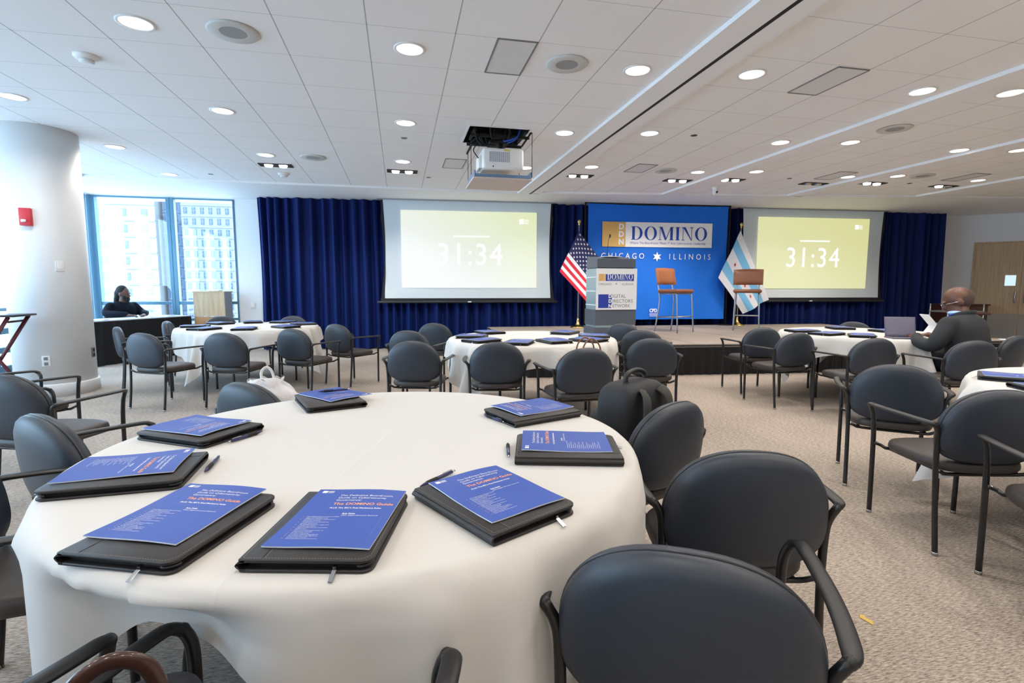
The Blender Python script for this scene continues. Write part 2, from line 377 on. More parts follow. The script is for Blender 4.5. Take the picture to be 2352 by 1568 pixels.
# dark shaft above the projector opening
sh = MB()
for a, b, c, d in ((hx0-.02, hy0, hx0, hy1), (hx1, hy0, hx1+.02, hy1), (hx0, hy0-.02, hx1, hy0), (hx0, hy1, hx1, hy1+.02)):
    sh.box(((a+c)/2, (b+d)/2, ZC+.31), (c-a+1e-3, d-b+1e-3, .6))
sh.box(((hx0+hx1)/2, (hy0+hy1)/2, ZC+.62), (.74, .74, .02)); struct(sh.obj('trim_9', m_black))
tf = MB()
for a, b, c, d in ((hx0-.018, hy0-.018, hx0, hy1+.018), (hx1, hy0-.018, hx1+.018, hy1+.018), (hx0, hy0-.018, hx1, hy0), (hx0, hy1, hx1, hy1+.018)):
    tf.box(((a+c)/2, (b+d)/2, ZC-.004), (c-a, d-b, .008))
struct(tf.obj('trim_10', m_white))
# unseen slab added above the ceiling to keep the daylight out
struct(MB().box(((XL+XR)/2, (YB+12.3)/2, 3.85), (XR-XL+.6, 12.3-YB+.6, .2)).obj('daylight_block', m_gyp))
# walls
wf = MB(); wf.prism([(-3.18, YW), (13.4, 10.37), (13.4, 10.6), (-3.18, YW+.25)], 0, 3.8); struct(wf.obj('wall_front', m_wall))
c0 = Vector((13.4, 10.38)); u = Vector((.732, -.681)); nn = Vector((.681, .732))
e1 = c0+u*9.1
wr = MB()
wr.prism([tuple(c0), tuple(c0+u*.37), tuple(c0+u*.37+nn*.2), tuple(c0+nn*.2)], 0, 3.8)
wr.prism([tuple(c0+u*.37), tuple(c0+u*2.17), tuple(c0+u*2.17+nn*.2), tuple(c0+u*.37+nn*.2)], 2.36, 3.8)
wr.prism([tuple(c0+u*2.17), tuple(e1), tuple(e1+nn*.2), tuple(c0+u*2.17+nn*.2)], 0, 3.8)
wr.prism([(XR, YB), (XR+.2, YB), (XR+.2, e1.y+.2), (XR, e1.y)], 0, 3.8)
struct(wr.obj('wall_right', m_wall))
struct(MB().box(((XL+XR)/2, YB-.1, 1.9), (XR-XL+.4, .2, 3.8)).obj('wall_back', m_wall))
struct(MB().prism([(XL-.2, YB), (XL, YB), (XL, -1.5), (XL-.2, -1.5)], 0, 3.8).obj('wall_left', m_wall))
slab('trim_12', [(XL-.2, -1.5), (XL, -1.5), (XL, YW+.2), (XL-.2, YW+.2)], 3.0, 3.8, m_wall)
slab('trim_13', [(XL-.2, YW), (-3.18, YW), (-3.18, YW+.2), (XL-.2, YW+.2)], 3.0, 3.8, m_wall)
# windows: front group (left of the curtain) and the side run
def window(name, kind, bars, panes, label=None):
    r = bpy.data.objects.new(name, None); COL.objects.link(r); struct(r)
    f = MB()
    for c, d in bars: f.box(c, d, bev=.006, seg=1)
    f.obj('window_frame', m_mull, r)
    for c, d in panes: MB().box(c, d).obj('window_pane', m_glass, r)
    return r
def fwin(name, x0, x1):
    bars = [((x, YW+.05, 1.5), (w_, .12, 3.0)) for x, w_ in ((x0, .14 if x0 < -5 else .07), (x1, .07 if x0 < -5 else .03))]+[(((x0+x1)/2, YW+.05, z), (x1-x0, .10, h)) for z, h in ((.05, .10), (.62, .05), (.95, .06), (2.985, .03))]
    panes = [(((x0+x1)/2, YW+.05, z), (x1-x0-.1, .01, h)) for z, h in ((.34, .50), (.78, .28), (1.96, 1.94))]
    return window(name, 0, bars, panes)
fwin('window_1', -5.70, -4.385); fwin('window_2', -4.315, -3.215)
def swin(name, y0, y1):
    bars = [((XL-.05, y, 1.5), (.12, .12, 3.0)) for y in (y0, y1)]+[((XL-.05, (y0+y1)/2, z), (.10, y1-y0, h)) for z, h in ((.05, .10), (.33, .09), (.61, .09), (.93, .05), (2.97, .06))]
    panes = [((XL-.05, (y0+y1)/2, z), (.01, y1-y0-.1, h)) for z, h in ((.19, .18), (.47, .18), (.77, .26), (1.95, 1.96))]
    return window(name, 1, bars, panes)
ys = [11.4, 9.98, 8.8, 7.3, 5.8, 4.3, 2.8, 1.3, -.2, -1.5]
for i in range(len(ys)-1): swin('window_%d' % (i+3), ys[i+1]+.06, ys[i]-.06)
# baseboard right wall
bb = MB(); bb.prism([tuple(c0+u*2.21), tuple(e1), tuple(e1-nn*.015), tuple(c0+u*2.21-nn*.015)], 0, .1); struct(bb.obj('baseboard_right', m_grey))
# double door in the angled wall
Td = Matrix.Translation((c0.x, c0.y, 0)) @ Matrix.Rotation(atan2(u.y, u.x), 4, 'Z')
for k, s0 in enumerate((.39, 1.28)):
    d = bpy.data.objects.new('door_%d' % (k+1), None); COL.objects.link(d); d.matrix_world = Td @ Matrix.Translation((s0, 0, 0)); struct(d)
    lf = MB(); lf.box((.444, .05, .66+.02), (.885, .045, 1.3-.02)); wx = .70 if k == 0 else .18
    lf.box((.444, .05, 1.96), (.885, .045, .78)); a = wx-.1; lf.box((a/2+.002, .05, 1.32+.125), (a, .045, .25)); lf.box(((wx+.1+.8865)/2, .05, 1.445), (.8865-wx-.1, .045, .25))
    lf.obj('door_leaf', m_oak, d)
    MB().box((wx, .05, 1.445), (.2, .012, .25)).obj('vision_pane', emis('corridor glow on door pane', (.62, .82, .9, 1), 1.0), d)  # pane itself glows, standing in for light from a corridor
    MB().box((.44, .024, .36), (.86, .006, .58)).obj('kick_plate', mat('brushed kick plate', srgb(160, 158, 156), .35, metal=.5), d)
    MB().box((.80 if k == 0 else .08, .0, 1.05), (.03, .05, .28), bev=.01).obj('door_handle', m_steel, d)
jm = MB()
for c_, d_ in (((.38, .04, 1.18), (.03, .12, 2.36)), ((2.17, .04, 1.18), (.03, .12, 2.36)), ((1.275, .04, 2.35), (1.8, .12, .03))): jm.box(c_, d_, T=Td)
jm.box((1.275, .085, 1.17), (.05, .02, 2.34), T=Td)
struct(jm.obj('trim_14', m_oak))

# ================================================================ outside buildings
def building(name, label, x0, x1, y, z0, z1, cols, rows, m, mw, dep=12, ww=.5, wh=.62, ang=0):
    t = thing(name, label, 'building', ((x0+x1)/2, y, z0), ang)
    W = x1-x0; Hh = z1-z0; b = MB(); b.box((0, dep/2, Hh/2), (W, dep, Hh))
    for k in range(rows+1): b.box((0, -.06, k*Hh/rows), (W, .3, .35))
    b.obj('facade', m, t)
    cw = W/cols; ch = Hh/rows
    me = MB().box((0, 0, 0), (cw*ww, .25, ch*wh)).box((0, -.14, 0), (.1, .06, ch*wh), 1).box((0, -.14, 0), (cw*ww, .06, .1), 1).mesh('pane', [mw, m])
    n = 0
    for i in range(cols):
        for j in range(rows):
            if n >= 98: break
            o = bpy.data.objects.new('window', me); COL.objects.link(o); o.parent = t; o.location = (-W/2+cw*(i+.5), -.02, ch*(j+.5)); n += 1
    return t
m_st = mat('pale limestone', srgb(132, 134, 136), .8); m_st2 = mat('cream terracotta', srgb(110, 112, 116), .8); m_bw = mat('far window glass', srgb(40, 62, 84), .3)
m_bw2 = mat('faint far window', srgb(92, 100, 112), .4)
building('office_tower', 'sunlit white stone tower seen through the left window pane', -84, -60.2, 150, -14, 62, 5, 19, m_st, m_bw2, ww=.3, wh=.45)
building('office_tower', 'grey shaded side wing of tower just right of the window mullion', -59.2, -54.2, 152, -10, 40, 4, 18, mat('wing stone in shade tone', srgb(62, 74, 94), .8), mat('wing glass', srgb(36, 48, 66), .3), ww=.45, wh=.55)  # the wing's shade is put into its dark blue-grey colours
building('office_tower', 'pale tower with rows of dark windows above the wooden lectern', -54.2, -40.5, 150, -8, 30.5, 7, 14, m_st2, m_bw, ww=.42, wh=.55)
building('office_tower', 'bright tower beyond the window behind the white column', -52, -36, 34, -20, 30, 8, 12, m_st, m_bw2, ww=.3, wh=.5, ang=.5)
tag(MB().box((-40, 110, -30), (260, 260, .5)).obj('street_ground', mat('city ground', srgb(170, 175, 180), .9)), 'pale city ground far below the windows', 'ground')

# ================================================================ column
CX, CYY, CR = -4.07, 7.22, .385
o = thing('round_column', 'large round white column at the left beside the windows', 'column', (CX, CYY, 0))
MB().lathe([(CR, .0), (CR, ZC)], 64).obj('column_shaft', m_col, o)
MB().lathe([(CR+.001, 0), (CR+.022, 0), (CR+.022, .135), (CR+.014, .15), (CR+.001, .15)], 64, cap=False).obj('baseboard', m_col, o)
def on_col(az, z): # az: direction angle from column centre
    return Matrix.Translation((CX+(CR+.0)*cos(az), CYY+CR*sin(az), z)) @ Matrix.Rotation(az-pi/2+pi, 4, 'Z')   # local -y faces out
def place(name, label, cat, Mx):
    t = thing(name, label, cat); t.matrix_world = Mx; return t
azc = atan2(-CYY, -CX)
t = place('fire_alarm', 'red wall fire alarm box mounted high on the white column', 'alarm', on_col(azc-.36, 2.03))
MB().box((0, -.02, 0), (.11, .05, .19), bev=.008).obj('housing', m_alarm, t); MB().box((-.01, -.055, -.045), (.05, .02, .03), bev=.01).obj('strobe', m_white, t)
t = place('light_switch', 'small white switch plate on the column below the fire alarm', 'switch', on_col(azc+.27, 1.5))
MB().box((0, -.003, 0), (.08, .008, .12), bev=.003).obj('plate', mat('switch plate', srgb(236, 234, 228), .5), t); MB().box((0, -.01, 0), (.03, .01, .06)).obj('rocker', m_wht, t)
t = place('wall_outlet', 'dark outlet low on the right side of the white column', 'outlet', on_col(azc+1.12, .47))
MB().box((0, -.003, 0), (.075, .01, .12), bev=.003).obj('plate', mat('outlet grey', srgb(110, 116, 116), .5), t)
for z in (-.03, .03): MB().box((0, -.01, z), (.035, .006, .035)).obj('socket', m_black, t)
t = place('wall_outlet', 'white outlet low on the left face of the white column', 'outlet', on_col(azc-.22, .42))
MB().box((0, -.003, 0), (.075, .01, .12), bev=.003).obj('plate', m_white, t)
for z in (-.03, .03): MB().box((0, -.01, z), (.035, .006, .035)).obj('socket', m_grey, t)

# ================================================================ ceiling fittings
def downlight_proto():
    t = thing('downlight', '', 'ceiling light')
    MB().lathe([(.096, 0), (.118, 0), (.118, -.006), (.1, -.008), (.096, -.002)], 32, cap=False).obj('trim_ring', m_white, t)
    MB().lathe([(.0005, -.001), (.098, -.001)], 32, cap=False).obj('diffuser', m_lamp, t)
    ld = bpy.data.lights.new('lamp', 'AREA'); ld.shape = 'DISK'; ld.size = .19; ld.energy = DOWN_W; ld.color = DOWN_COL; ld.spread = radians(150)
    lo = bpy.data.objects.new('lamp', ld); COL.objects.link(lo); lo.parent = t; lo.location = (0, 0, -.012)
    return t
dl = None
ORD = ['nearest', 'second nearest', 'third nearest', 'farthest', 'very last']
rows = [('running over the white column', [(-3.54, 5.99), (-3.53, 7.79), (-3.54, 9.45)]),
        ('toward the left end of the blue curtain', [(-1.72, 4.19), (-1.73, 6.0), (-1.74, 7.81)]),
        ('toward the left edge of the left screen', [(.11, 4.19), (.1, 6.0), (.08, 7.79)]),
        ('just left of the long ceiling beam', [(1.96, 4.18), (1.91, 5.98), (1.88, 7.79)]),
        ('just right of the long ceiling beam', [(2.935, 4.05), (2.88, 5.78), (2.83, 7.52)]),
        ('just left of the second ceiling beam', [(4.705, 4.05), (4.64, 5.79), (4.57, 7.5)]),
        ('just right of the second ceiling beam', [(5.54, 3.91), (5.48, 5.6), (5.43, 7.27)]),
        ('just left of the third ceiling beam', [(7.18, 5.61), (7.13, 7.29)]),
        ('just right of the third ceiling beam', [(7.93, 5.44), (7.85, 7.06)]),
        ('at the far right beyond the third beam', [(9.47, 7.05), (10.4, 6.87)])]
def put_down(x, y, label, group='round downlights in the ceiling'):
    global dl
    if dl is None: dl = downlight_proto(); dl['label'] = label; dl['group'] = group; dl.location = (x, y, ZC); return
    dup(dl, (x, y, ZC), 0, label, group)
for nm, ps in rows:
    for k, (x, y) in enumerate(ps):
        od = 'near' if k == 0 else ('far' if k == len(ps)-1 else 'middle')
        put_down(x, y, 'round downlight, %s one of the row %s' % (od, nm))
for x in (-3.53, -1.72, .1, 1.9, 3.0, 4.75, 5.6, 7.2, 8.9, 10.8):  # unseen downlights added to light the room from behind the camera
    for y in (2.38, .57, -1.5, -3.6):
        if (x > 5.7 and y < 0) or (x == .1 and y == 2.38): continue  # one left out so the near table is less bright
        put_down(x, y, 'added ceiling downlight behind and above the camera, outside the view', 'added downlights outside the view')
for x in (12, 14.2, 16.5):  # more unseen downlights added for light from the right
    for y in (1.5, 3.6, 5.6): put_down(x, y, 'added unseen ceiling downlight beyond the right side of the view', 'added downlights beyond the right edge')
for (x, y, lb) in ((-1.106, 4.18, 'round ceiling speaker grille at the upper left, nearest the camera'), (1.35, 4.184, 'round ceiling speaker grille beside the square vent'), (-1.127, 7.8, 'round grey ceiling speaker above the left end of the curtain'),
                   (5.494, 5.02, 'round ceiling speaker on the second beam at right'), (4.02, 7.5, 'round grey ceiling speaker above the blue banner'), (8.21, 6.95, 'faint round ceiling speaker at far right above the curtain')):
    z = ZC
    t = thing('ceiling_speaker', lb, 'speaker', (x, y, z), 0, 'ceiling speakers')
    MB().lathe([(.165, 0), (.172, -.004), (.16, -.014), (.09, -.010)], 40, cap=False).obj('rim', mat('speaker rim', srgb(205, 205, 200), .6), t)
    MB().lathe([(.0005, -.0098), (.092, -.0095)], 32, cap=False).obj('grille', m_grille, t)
def twin(x, y, lb, l1=1, l2=1):
    t = thing('twin_spotlight', lb, 'ceiling light', (x, y, ZC), 0, 'black twin spotlights by the front soffit')
    f = MB()
    for c_, d_ in (((0, -.085, -.006), (.46, .012, .012)), ((0, .085, -.006), (.46, .012, .012)), ((-.224, 0, -.006), (.012, .18, .012)), ((.224, 0, -.006), (.012, .18, .012)), ((0, 0, -.002), (.44, .16, .003))): f.box(c_, d_)
    f.obj('housing', m_black, t)
    for s, on in ((-1, l1), (1, l2)):
        MB().lathe([(.0005, -.03), (.05, -.03), (.06, -.004)], 20, c=(s*.1, 0, 0), cap=False).obj('bulb', m_bulb if on else m_steel, t)
        if on:
            ld = bpy.data.lights.new('lamp', 'SPOT'); ld.energy = 75; ld.color = (1, .93, .85); ld.spot_size = radians(75); ld.spot_blend = .8; ld.shadow_soft_size = .05
            lo = bpy.data.objects.new('lamp', ld); COL.objects.link(lo); lo.parent = t; lo.location = (s*.1, .03, -.05); lo.rotation_euler = (radians(42), 0, 0)
twin(-1.741, 8.41, 'black twin spotlight above the left end of the curtain'); twin(.077, 8.42, 'black twin spotlight above the left screen')
twin(2.84, 8.13, 'black twin spotlight right of the long ceiling beam'); twin(4.58, 8.13, 'black twin spotlight left of the second beam near the dome camera')
twin(5.40, 7.88, 'black twin spotlight right of the second beam above the banner'); twin(7.0, 7.87, 'black twin spotlight left of the third beam above the right screen', 0, 0)
twin(7.95, 7.62, 'black twin spotlight right of the third beam'); twin(9.40, 7.56, 'rightmost black twin spotlight above the dark curtain end', 1, 0)
def vent(x, y, w_, d_, lb):
    t = thing('ceiling_vent', lb, 'vent', (x, y, ZC), 0, 'perforated ceiling vents')
    f = MB()
    for c_, q_ in (((0, -d_/2, -.003), (w_, .012, .008)), ((0, d_/2, -.003), (w_, .012, .008)), ((-w_/2, 0, -.003), (.012, d_, .008)), ((w_/2, 0, -.003), (.012, d_, .008))): f.box(c_, q_)
    f.obj('vent_frame', m_grey, t); MB().box((0, 0, -.002), (w_-.012, d_-.012, .003)).obj('vent_panel', m_vent, t)
vent(.88, 4.18, .295, .60, 'square perforated vent with stains beside the round speaker'); vent(3.675, 4.05, .30, .57, 'grey perforated vent right of the long ceiling beam')
vent(.81, 7.76, .29, .56, 'small grey vent left of the projector'); vent(3.58, 7.45, .30, .52, 'grey vent above the blue banner next to a round speaker')
vent(6.85, 7.25, .30, .55, 'faint grey vent left of the third beam above the right screen'); vent(9.0, 6.9, .3, .55, 'rightmost faint grey vent above the curtain end')
t = thing('smoke_detector', 'white smoke detector on the near left ceiling', 'smoke detector', (-2.346, 4.845, ZC))
MB().lathe([(.085, 0), (.085, -.014), (.07, -.03), (.055, -.034)], 28).obj('base', m_white, t); MB().lathe([(.05, -.034), (.05, -.05), (.04, -.056)], 20).obj('sensor_head', m_white, t)
dup(t, (-1.756, 9.0, ZC), 0, 'white smoke detector near the front soffit above the curtain')
t = thing('security_camera', 'small white dome camera on the soffit above the banner', 'camera', (5.52, 8.48, ZC))
MB().lathe([(.06, 0), (.06, -.03), (.045, -.05), (.045, -.08), (.05, -.10), (.035, -.14), (.01, -.15)], 20).obj('housing', m_white, t); MB().cyl((.0, -.045, -.10), (.005, -.056, -.105), .02, 12).obj('lens', m_black, t)
for x, y, m_, lb in ((.089, 6.595, m_grey, 'small grey ceiling disc in front of the projector'), (3.435, 5.75, m_dark, 'small dark ceiling disc right of the long beam'),
                     (-2.9, 9.3, m_dark, 'small dark ceiling disc above the far left window'), (.5, 8.8, m_grey, 'small ceiling disc above the left screen'), (6.3, 7.6, m_dark, 'small dark ceiling disc left of the third beam'), (8.6, 7.5, m_dark, 'small dark ceiling disc beyond the third beam')):
    tag(MB().lathe([(.0005, -.004), (.035, -.004), (.04, 0)], 18, c=(0, 0, 0)).obj('sprinkler_cap', m_, None, (x, y, ZC)), lb, 'sprinkler', 'sprinkler caps')
# projector on its lift
pl = thing('projector_lift', 'ceiling projector lift with black scissor bars and lowered ceiling lid', 'lift', (1.17, 6.25, ZC))
MB().box((.03, .15, -.53), (.70, .70, .018), bev=.003, seg=1).obj('lid_panel', mat('lid panel', srgb(214, 200, 190), .7), pl)
fm = MB(); fm.box((.03, -.2, -.505), (.66, .012, .03)); fm.box((-.30, .1, -.485), (.012, .6, .07)); fm.box((.36, .1, -.485), (.012, .6, .07)); fm.obj('lid_rail', mat('blue grey rail', srgb(110, 140, 175), .4, metal=.4), pl)
rd = MB()
for x, y, z0, z1 in ((-.345, -.2, -.02, -.51), (.37, -.2, .05, -.51), (-.30, .42, -.1, -.51), (.36, .42, -.1, -.51)): rd.cyl((x, y, z0), (x, y, z1), .004, 6)
rd.obj('hanger_rod', m_dark, pl)
sc = MB()
for y in (-.18, .22): sc.box((0, y, -.06), (.68, .025, .03))
sc.box((-.30, .0, .0), (.03, .45, .025)); sc.box((.30, 0, .0), (.03, .45, .025)); sc.box((.0, 0, .25), (.09, .09, .56)); sc.box((0, 0, -.10), (.22, .22, .03))
sc.tube([(-.34, -.2, -.15), (-.2, -.18, -.02)], .012, 6); sc.tube([(.36, -.2, .0), (.25, -.18, -.16)], .012, 6); sc.box((-.2, -.18, -.16), (.28, .02, .02)); sc.box((-.32, .1, -.14), (.02, .5, .02))
for x in (-.22, .24): sc.tube([(x, .2, -.05), (x*.4, .2, .45)], .014, 6); sc.tube([(x*.4, .2, -.05), (x, .2, .45)], .014, 6)
sc.obj('scissor_frame', m_black, pl)
cb = MB()
cb.tube(smooth_path([(-.1, -.2, -.1), (-.12, -.22, .03), (0, -.22, .08), (.1, -.22, .02), (.08, -.2, -.1)], 5), .012, 6)
cb.tube(smooth_path([(-.3, -.2, .02), (-.28, -.22, -.12), (-.2, -.2, -.18), (-.24, -.2, -.05)], 5), .007, 6); cb.tube(smooth_path([(-.27, -.2, -.16), (-.32, -.22, -.24), (-.26, -.2, -.32)], 5), .006, 6)
cb.tube(smooth_path([(-.05, .1, -.1), (-.2, .1, -.02), (-.15, .15, .25)], 5), .008, 6)
cb.obj('black_cable', m_black, pl)
cb = MB(); cb.tube(smooth_path([(.03, -.2, -.12), (.12, -.22, -.10), (.2, -.2, -.05), (.25, -.15, .08)], 5), .009, 6); cb.tube(smooth_path([(.08, -.18, -.13), (.17, -.2, -.09), (.24, -.16, .02)], 5), .009, 6); cb.obj('blue_cable', m_cable, pl)
pj = thing('projector', 'white projector hanging under the open ceiling hatch', 'projector', (1.19, 6.17, 2.725))
MB().box((0, 0, 0), (.48, .36, .235), bev=.03, seg=3).obj('body', m_white, pj)
vn = MB()
for i in range(11):
    for j in range(10): vn.box((-.155+i*.022, -.181, -.035+j*.0115), (.015, .004, .006))
vn.obj('air_vent', mat('vent slots', srgb(130, 140, 160), .6), pj)
MB().box((.04, -.182, .093), (.07, .003, .014)).obj('yellow_label', m_yel, pj); MB().cyl((-.12, -.176, -.09), (-.12, -.184, -.09), .008, 10).obj('sensor', m_black, pj)
MB().lathe([(.05, 0), (.05, .06), (.042, .06), (.042, .03)], 20, T=Matrix.Translation((.1, .18, 0)) @ Matrix.Rotation(-pi/2, 4, 'X')).obj('lens', m_black, pj)
MB().box((-.255, .0, -.03), (.05, .2, .14), bev=.01).obj('side_cover', m_white, pj)
MB().cyl((0, 0, .117), (0, 0, .22), .03, 10).obj('mount_post', m_black, pj)

# ================================================================ curtain, screens, banner, stage
AC = 10.97
def curt(u_, v_):
    x = -2.70+u_*(12.62+2.70); z = .02+v_*(ZB-.025)
    a = .065+.035*(1-v_)
    ph = x*33+2.2*sin(x*2.3)+1.1*sin(x*5.1)
    q1 = sin(ph+.5*sin(2.2*x+1.6*v_)); y = cy_(x, AC)+a*((1-abs(q1)**.8*(-1 if q1 < 0 else 1))*.75-.75+.5*sin(ph*.37+1.3+.6*v_)+.15*sin(ph*2.1)*v_)
    if x < -2.55: x += (.03*sin(v_*3))
    return (x, y, z)
tag(MB().grid(curt, 1700, 10, flip=True).obj('stage_curtain', m_velvet), 'long navy blue velvet curtain hanging across the front wall', 'curtain')
# front wall small wall plate left of the curtain
t = thing('wall_outlet', 'small white wall plate between window and curtain', 'outlet', (-2.93, YW-.03, .9)); MB().box((0, 0, 0), (.09, .01, .12), bev=.003).obj('plate', m_white, t); MB().box((0, -.008, 0), (.03, .01, .05)).obj('socket', m_wht, t)

def screen_mat(name, c_bl, c_tr, s):
    m = bpy.data.materials.new(name); m.use_nodes = True; nt = m.node_tree; b = nt.nodes['Principled BSDF']
    b.inputs['Base Color'].default_value = srgb(120, 122, 120); b.inputs['Roughness'].default_value = .8
    tc = nt.nodes.new('ShaderNodeTexCoord'); se = nt.nodes.new('ShaderNodeSeparateXYZ'); nt.links.new(tc.outputs['Generated'], se.inputs[0])
    k = nmath(nt, 'MULTIPLY', nmath(nt, 'ADD', se.outputs[0], se.outputs[2]), .5)
    r = nt.nodes.new('ShaderNodeValToRGB'); r.color_ramp.elements[0].color = c_bl; r.color_ramp.elements[1].color = c_tr; r.color_ramp.elements[0].position = .3; r.color_ramp.elements[1].position = .95
    nt.links.new(k, r.inputs[0]); nt.links.new(r.outputs[0], b.inputs['Emission Color']); b.inputs['Emission Strength'].default_value = s; return m
m_scr = mat('screen fabric', srgb(212, 222, 228), .75); m_num = emis('projected white', (1, 1, 1, 1), 1.0)
def screen(label, xa, xb, a, img, borders, mimg, wrink):
    """retractable projection screen hanging parallel to the front wall"""
    y0 = cy_(xa, a); L = hypot(xb-xa, cy_(xb, a)-y0); ang = atan2(cy_(xb, a)-y0, xb-xa)
    t = thing('projection_screen', label, 'screen', (xa, y0, 0), ang)
    zt, zb = ZB, 1.045
    def f(u_, v_):
        z = zb+(zt-zb)*v_; e = .035*sin(pi*v_)
        x = e*(1-2*u_)*1.0+L*u_
        y = 0
        if wrink: y = -.012*sin((u_*9+v_*4)*5)*max(0, 1-u_*5)*max(0, 1-v_*1.7)*2
        return (x, y, z)
    MB().grid(f, 80, 24, flip=True).obj('screen_fabric', m_scr, t)
    if borders:
        for s, xx in ((1, 0), (-1, L)):
            if s not in borders: continue
            def g(u_, v_): z = zb-.02+(zt-zb+.02)*v_; e = .035*sin(pi*v_); w_ = .075-.05*sin(pi*min(1, v_*1.15)) if v_ < .87 else .04; return (xx+s*(e-u_*w_), -.004, z)
            MB().grid(g, 2, 24).obj('side_border', m_black, t)
    MB().box((L/2, -.0, zb-.03), (L+.16, .012, .06)).obj('bottom_border', m_black, t)
    MB().box((L/2, -.005, zb-.075), (L+.30, .05, .045), bev=.01).obj('weight_bar', m_dark, t)
    MB().box((L/2, -.034, zb-.075), (.07, .01, .018)).obj('bar_label', m_wht, t)
    MB().box((L/2, 0, ZB-.012), (L+.2, .09, .02)).obj('ceiling_slot', m_alu, t)
    x0, x1, z0, z1 = img
    im = MB().box(((x0+x1)/2, -.022, (z0+z1)/2), (x1-x0, .004, z1-z0)).obj('projected_image', mimg, t)
    W = x1-x0; zc = z0+(z1-z0)*.445; TX = Matrix.Translation((x0, -.026, 0)) @ Matrix.Rotation(pi/2, 4, 'X')
    n = MB(); h = .30*(z1-z0)/.72/1.0
    v, fc = text_mesh('31:34', .62, x=W*.265, y=zc-.215, wid=W*.475, space=1.1); n.add(v, fc, T=TX); n.obj('timer_digits', m_num, im)
    b = MB(); b.box((W*.51+x0, -.0265, z0+(z1-z0)*.675), (W*.27, .001, .035), bev=.0003, seg=1); b.obj('caption_bar', emis('projected pale', (.97, 1, .93, 1), .92), im)
    b = MB(); b.box((x0+W*.885, -.0265, z1-.185), (.09, .001, .10)); 
    for k in range(3): b.box((x0+W*.885+.1, -.0265, z1-.155-.033*k), (.09, .001, .012))
    b.obj('corner_logo', m_num, im)
    return t
screen('left projection screen showing 31:34, crinkled at its lower left corner', -.295, 3.11, 10.80, (.345, 3.105, 1.255, 2.80), (1, -1), screen_mat('projected left', srgb(236, 240, 238), srgb(222, 230, 180), .82), True)
screen('right projection screen showing 31:34 in pale yellow', 7.40, 10.86, 10.80, (.36, 3.10, 1.25, 2.82), (-1,), screen_mat('projected right', srgb(230, 230, 176), srgb(224, 224, 154), .76), False)

# stage
SZ = .45
sx0, sx1 = 1.76, 9.38
def sback(x): return cy_(x, AC-.24)
def sfront(x): return 6.78-.10*(x-3.9)
st = thing('stage_platform', 'low carpeted stage with a black skirt below the curtain', 'stage', (0, 0, 0))
MB().prism([(sx0, sfront(sx0)), (sx1, sfront(sx1)), (sx1, sback(sx1)), (sx0, sback(sx0))], SZ-.05, SZ).obj('deck', m_stage, st)
jl = MB()
for x in (2.98, 4.2, 5.42, 6.64, 7.86): jl.box((x, (sfront(x)+sback(x))/2, SZ+.0006), (.008, sback(x)-sfront(x)-.05, .001))
jl.obj('deck_seams', mat('deck seam', srgb(90, 84, 80), .9), st)
tr = MB()
for a, b in (((sx0, sfront(sx0)), (sx1, sfront(sx1))), ((sx0, sfront(sx0)), (sx0, sback(sx0)))):
    tr.tube([(a[0], a[1], SZ-.02), (b[0], b[1], SZ-.02)], .012, 6)
tr.obj('edge_trim', m_dark, st)
def sk(u_, v_):
    Lf = sx1-sx0; Ls = sback(sx0)-sfront(sx0); d = u_*(Lf+Ls)
    w_ = .012*sin(d*45)*(1.2-v_)
    if d < Ls: return (sx0-.015+w_, sback(sx0)-d, .005+v_*(SZ-.05))
    d -= Ls; return (sx0+d, sfront(sx0+d)-.015+w_, .005+v_*(SZ-.05))
MB().grid(sk, 900, 3).obj('stage_skirt', m_skirt, st)
st2 = MB()
for x in (2.5, 4.5, 6.5, 8.5):
    for y in (7.2, 9.5): st2.box((x, y, (SZ-.05)/2), (.05, .05, SZ-.05))
st2.obj('support_posts', m_dark, st)

# banner with its stand
AB = 10.60; bx0, bx1 = 3.83, 6.92
by0 = cy_(bx0, AB); ang = atan2(cy_(bx1, AB)-by0, bx1-bx0); BW = hypot(bx1-bx0, cy_(bx1, AB)-by0)
bn = thing('backdrop_banner', 'tall blue banner reading DOMINO CHICAGO ILLINOIS behind the stage', 'banner', (bx0, by0, 0), ang)
BZ0, BZ1 = .59, 2.99
def bf(u_, v_):
    z = BZ0+(BZ1-BZ0)*v_; return (BW*u_+.03*(1-v_)*(0.5-u_), .02*sin(u_*31+2*v_)*(1-v_)**1.5*.9+.012*sin(u_*12)*(1-v_), z-.02*sin(pi*u_)*v_)
MB().grid(bf, 70, 30, flip=True).obj('banner_cloth', m_ban, bn)
ps = MB()
for x in (-.05, BW+.05): ps.cyl((x, .02, SZ), (x, .02, ZB-.02), .018, 10); ps.lathe([(.16, 0), (.16, .012), (.02, .02)], 20, c=(x, .02, SZ))
ps.cyl((-.07, .02, BZ1+.01), (BW+.07, .02, BZ1+.01), .015, 10); ps.obj('stand_frame', m_black, bn)
TX = Matrix.Translation((0, -.035, 0)) @ Matrix.Rotation(pi/2, 4, 'X')
def zt(px): return 3.025-(px-112)/495.
def xb_(px): return (px-418)/474.
MB().box(((xb_(560)+xb_(798))/2, -.030, (zt(312)+zt(562))/2), (.502, .003, .51)).obj('gold_block', m_gold, bn)
MB().box(((xb_(798)+xb_(1712))/2, -.030, (zt(312)+zt(562))/2), (1.928, .003, .51)).obj('white_block', m_wht, bn)
L = MB(); v, f = didone('DOMINO', .275, 1.69, xb_(855), zt(490)); L.add(v, f, T=TX); L.obj('title_lettering', m_bblue, bn)
L = MB(); v, f = text_mesh('Where The Boardroom Meets IT And Cybersecurity Leadership', .07, x=xb_(848), y=zt(533), wid=1.68, shear=.25); L.add(v, f, T=TX); L.obj('tagline', m_bblue, bn)
L = MB()
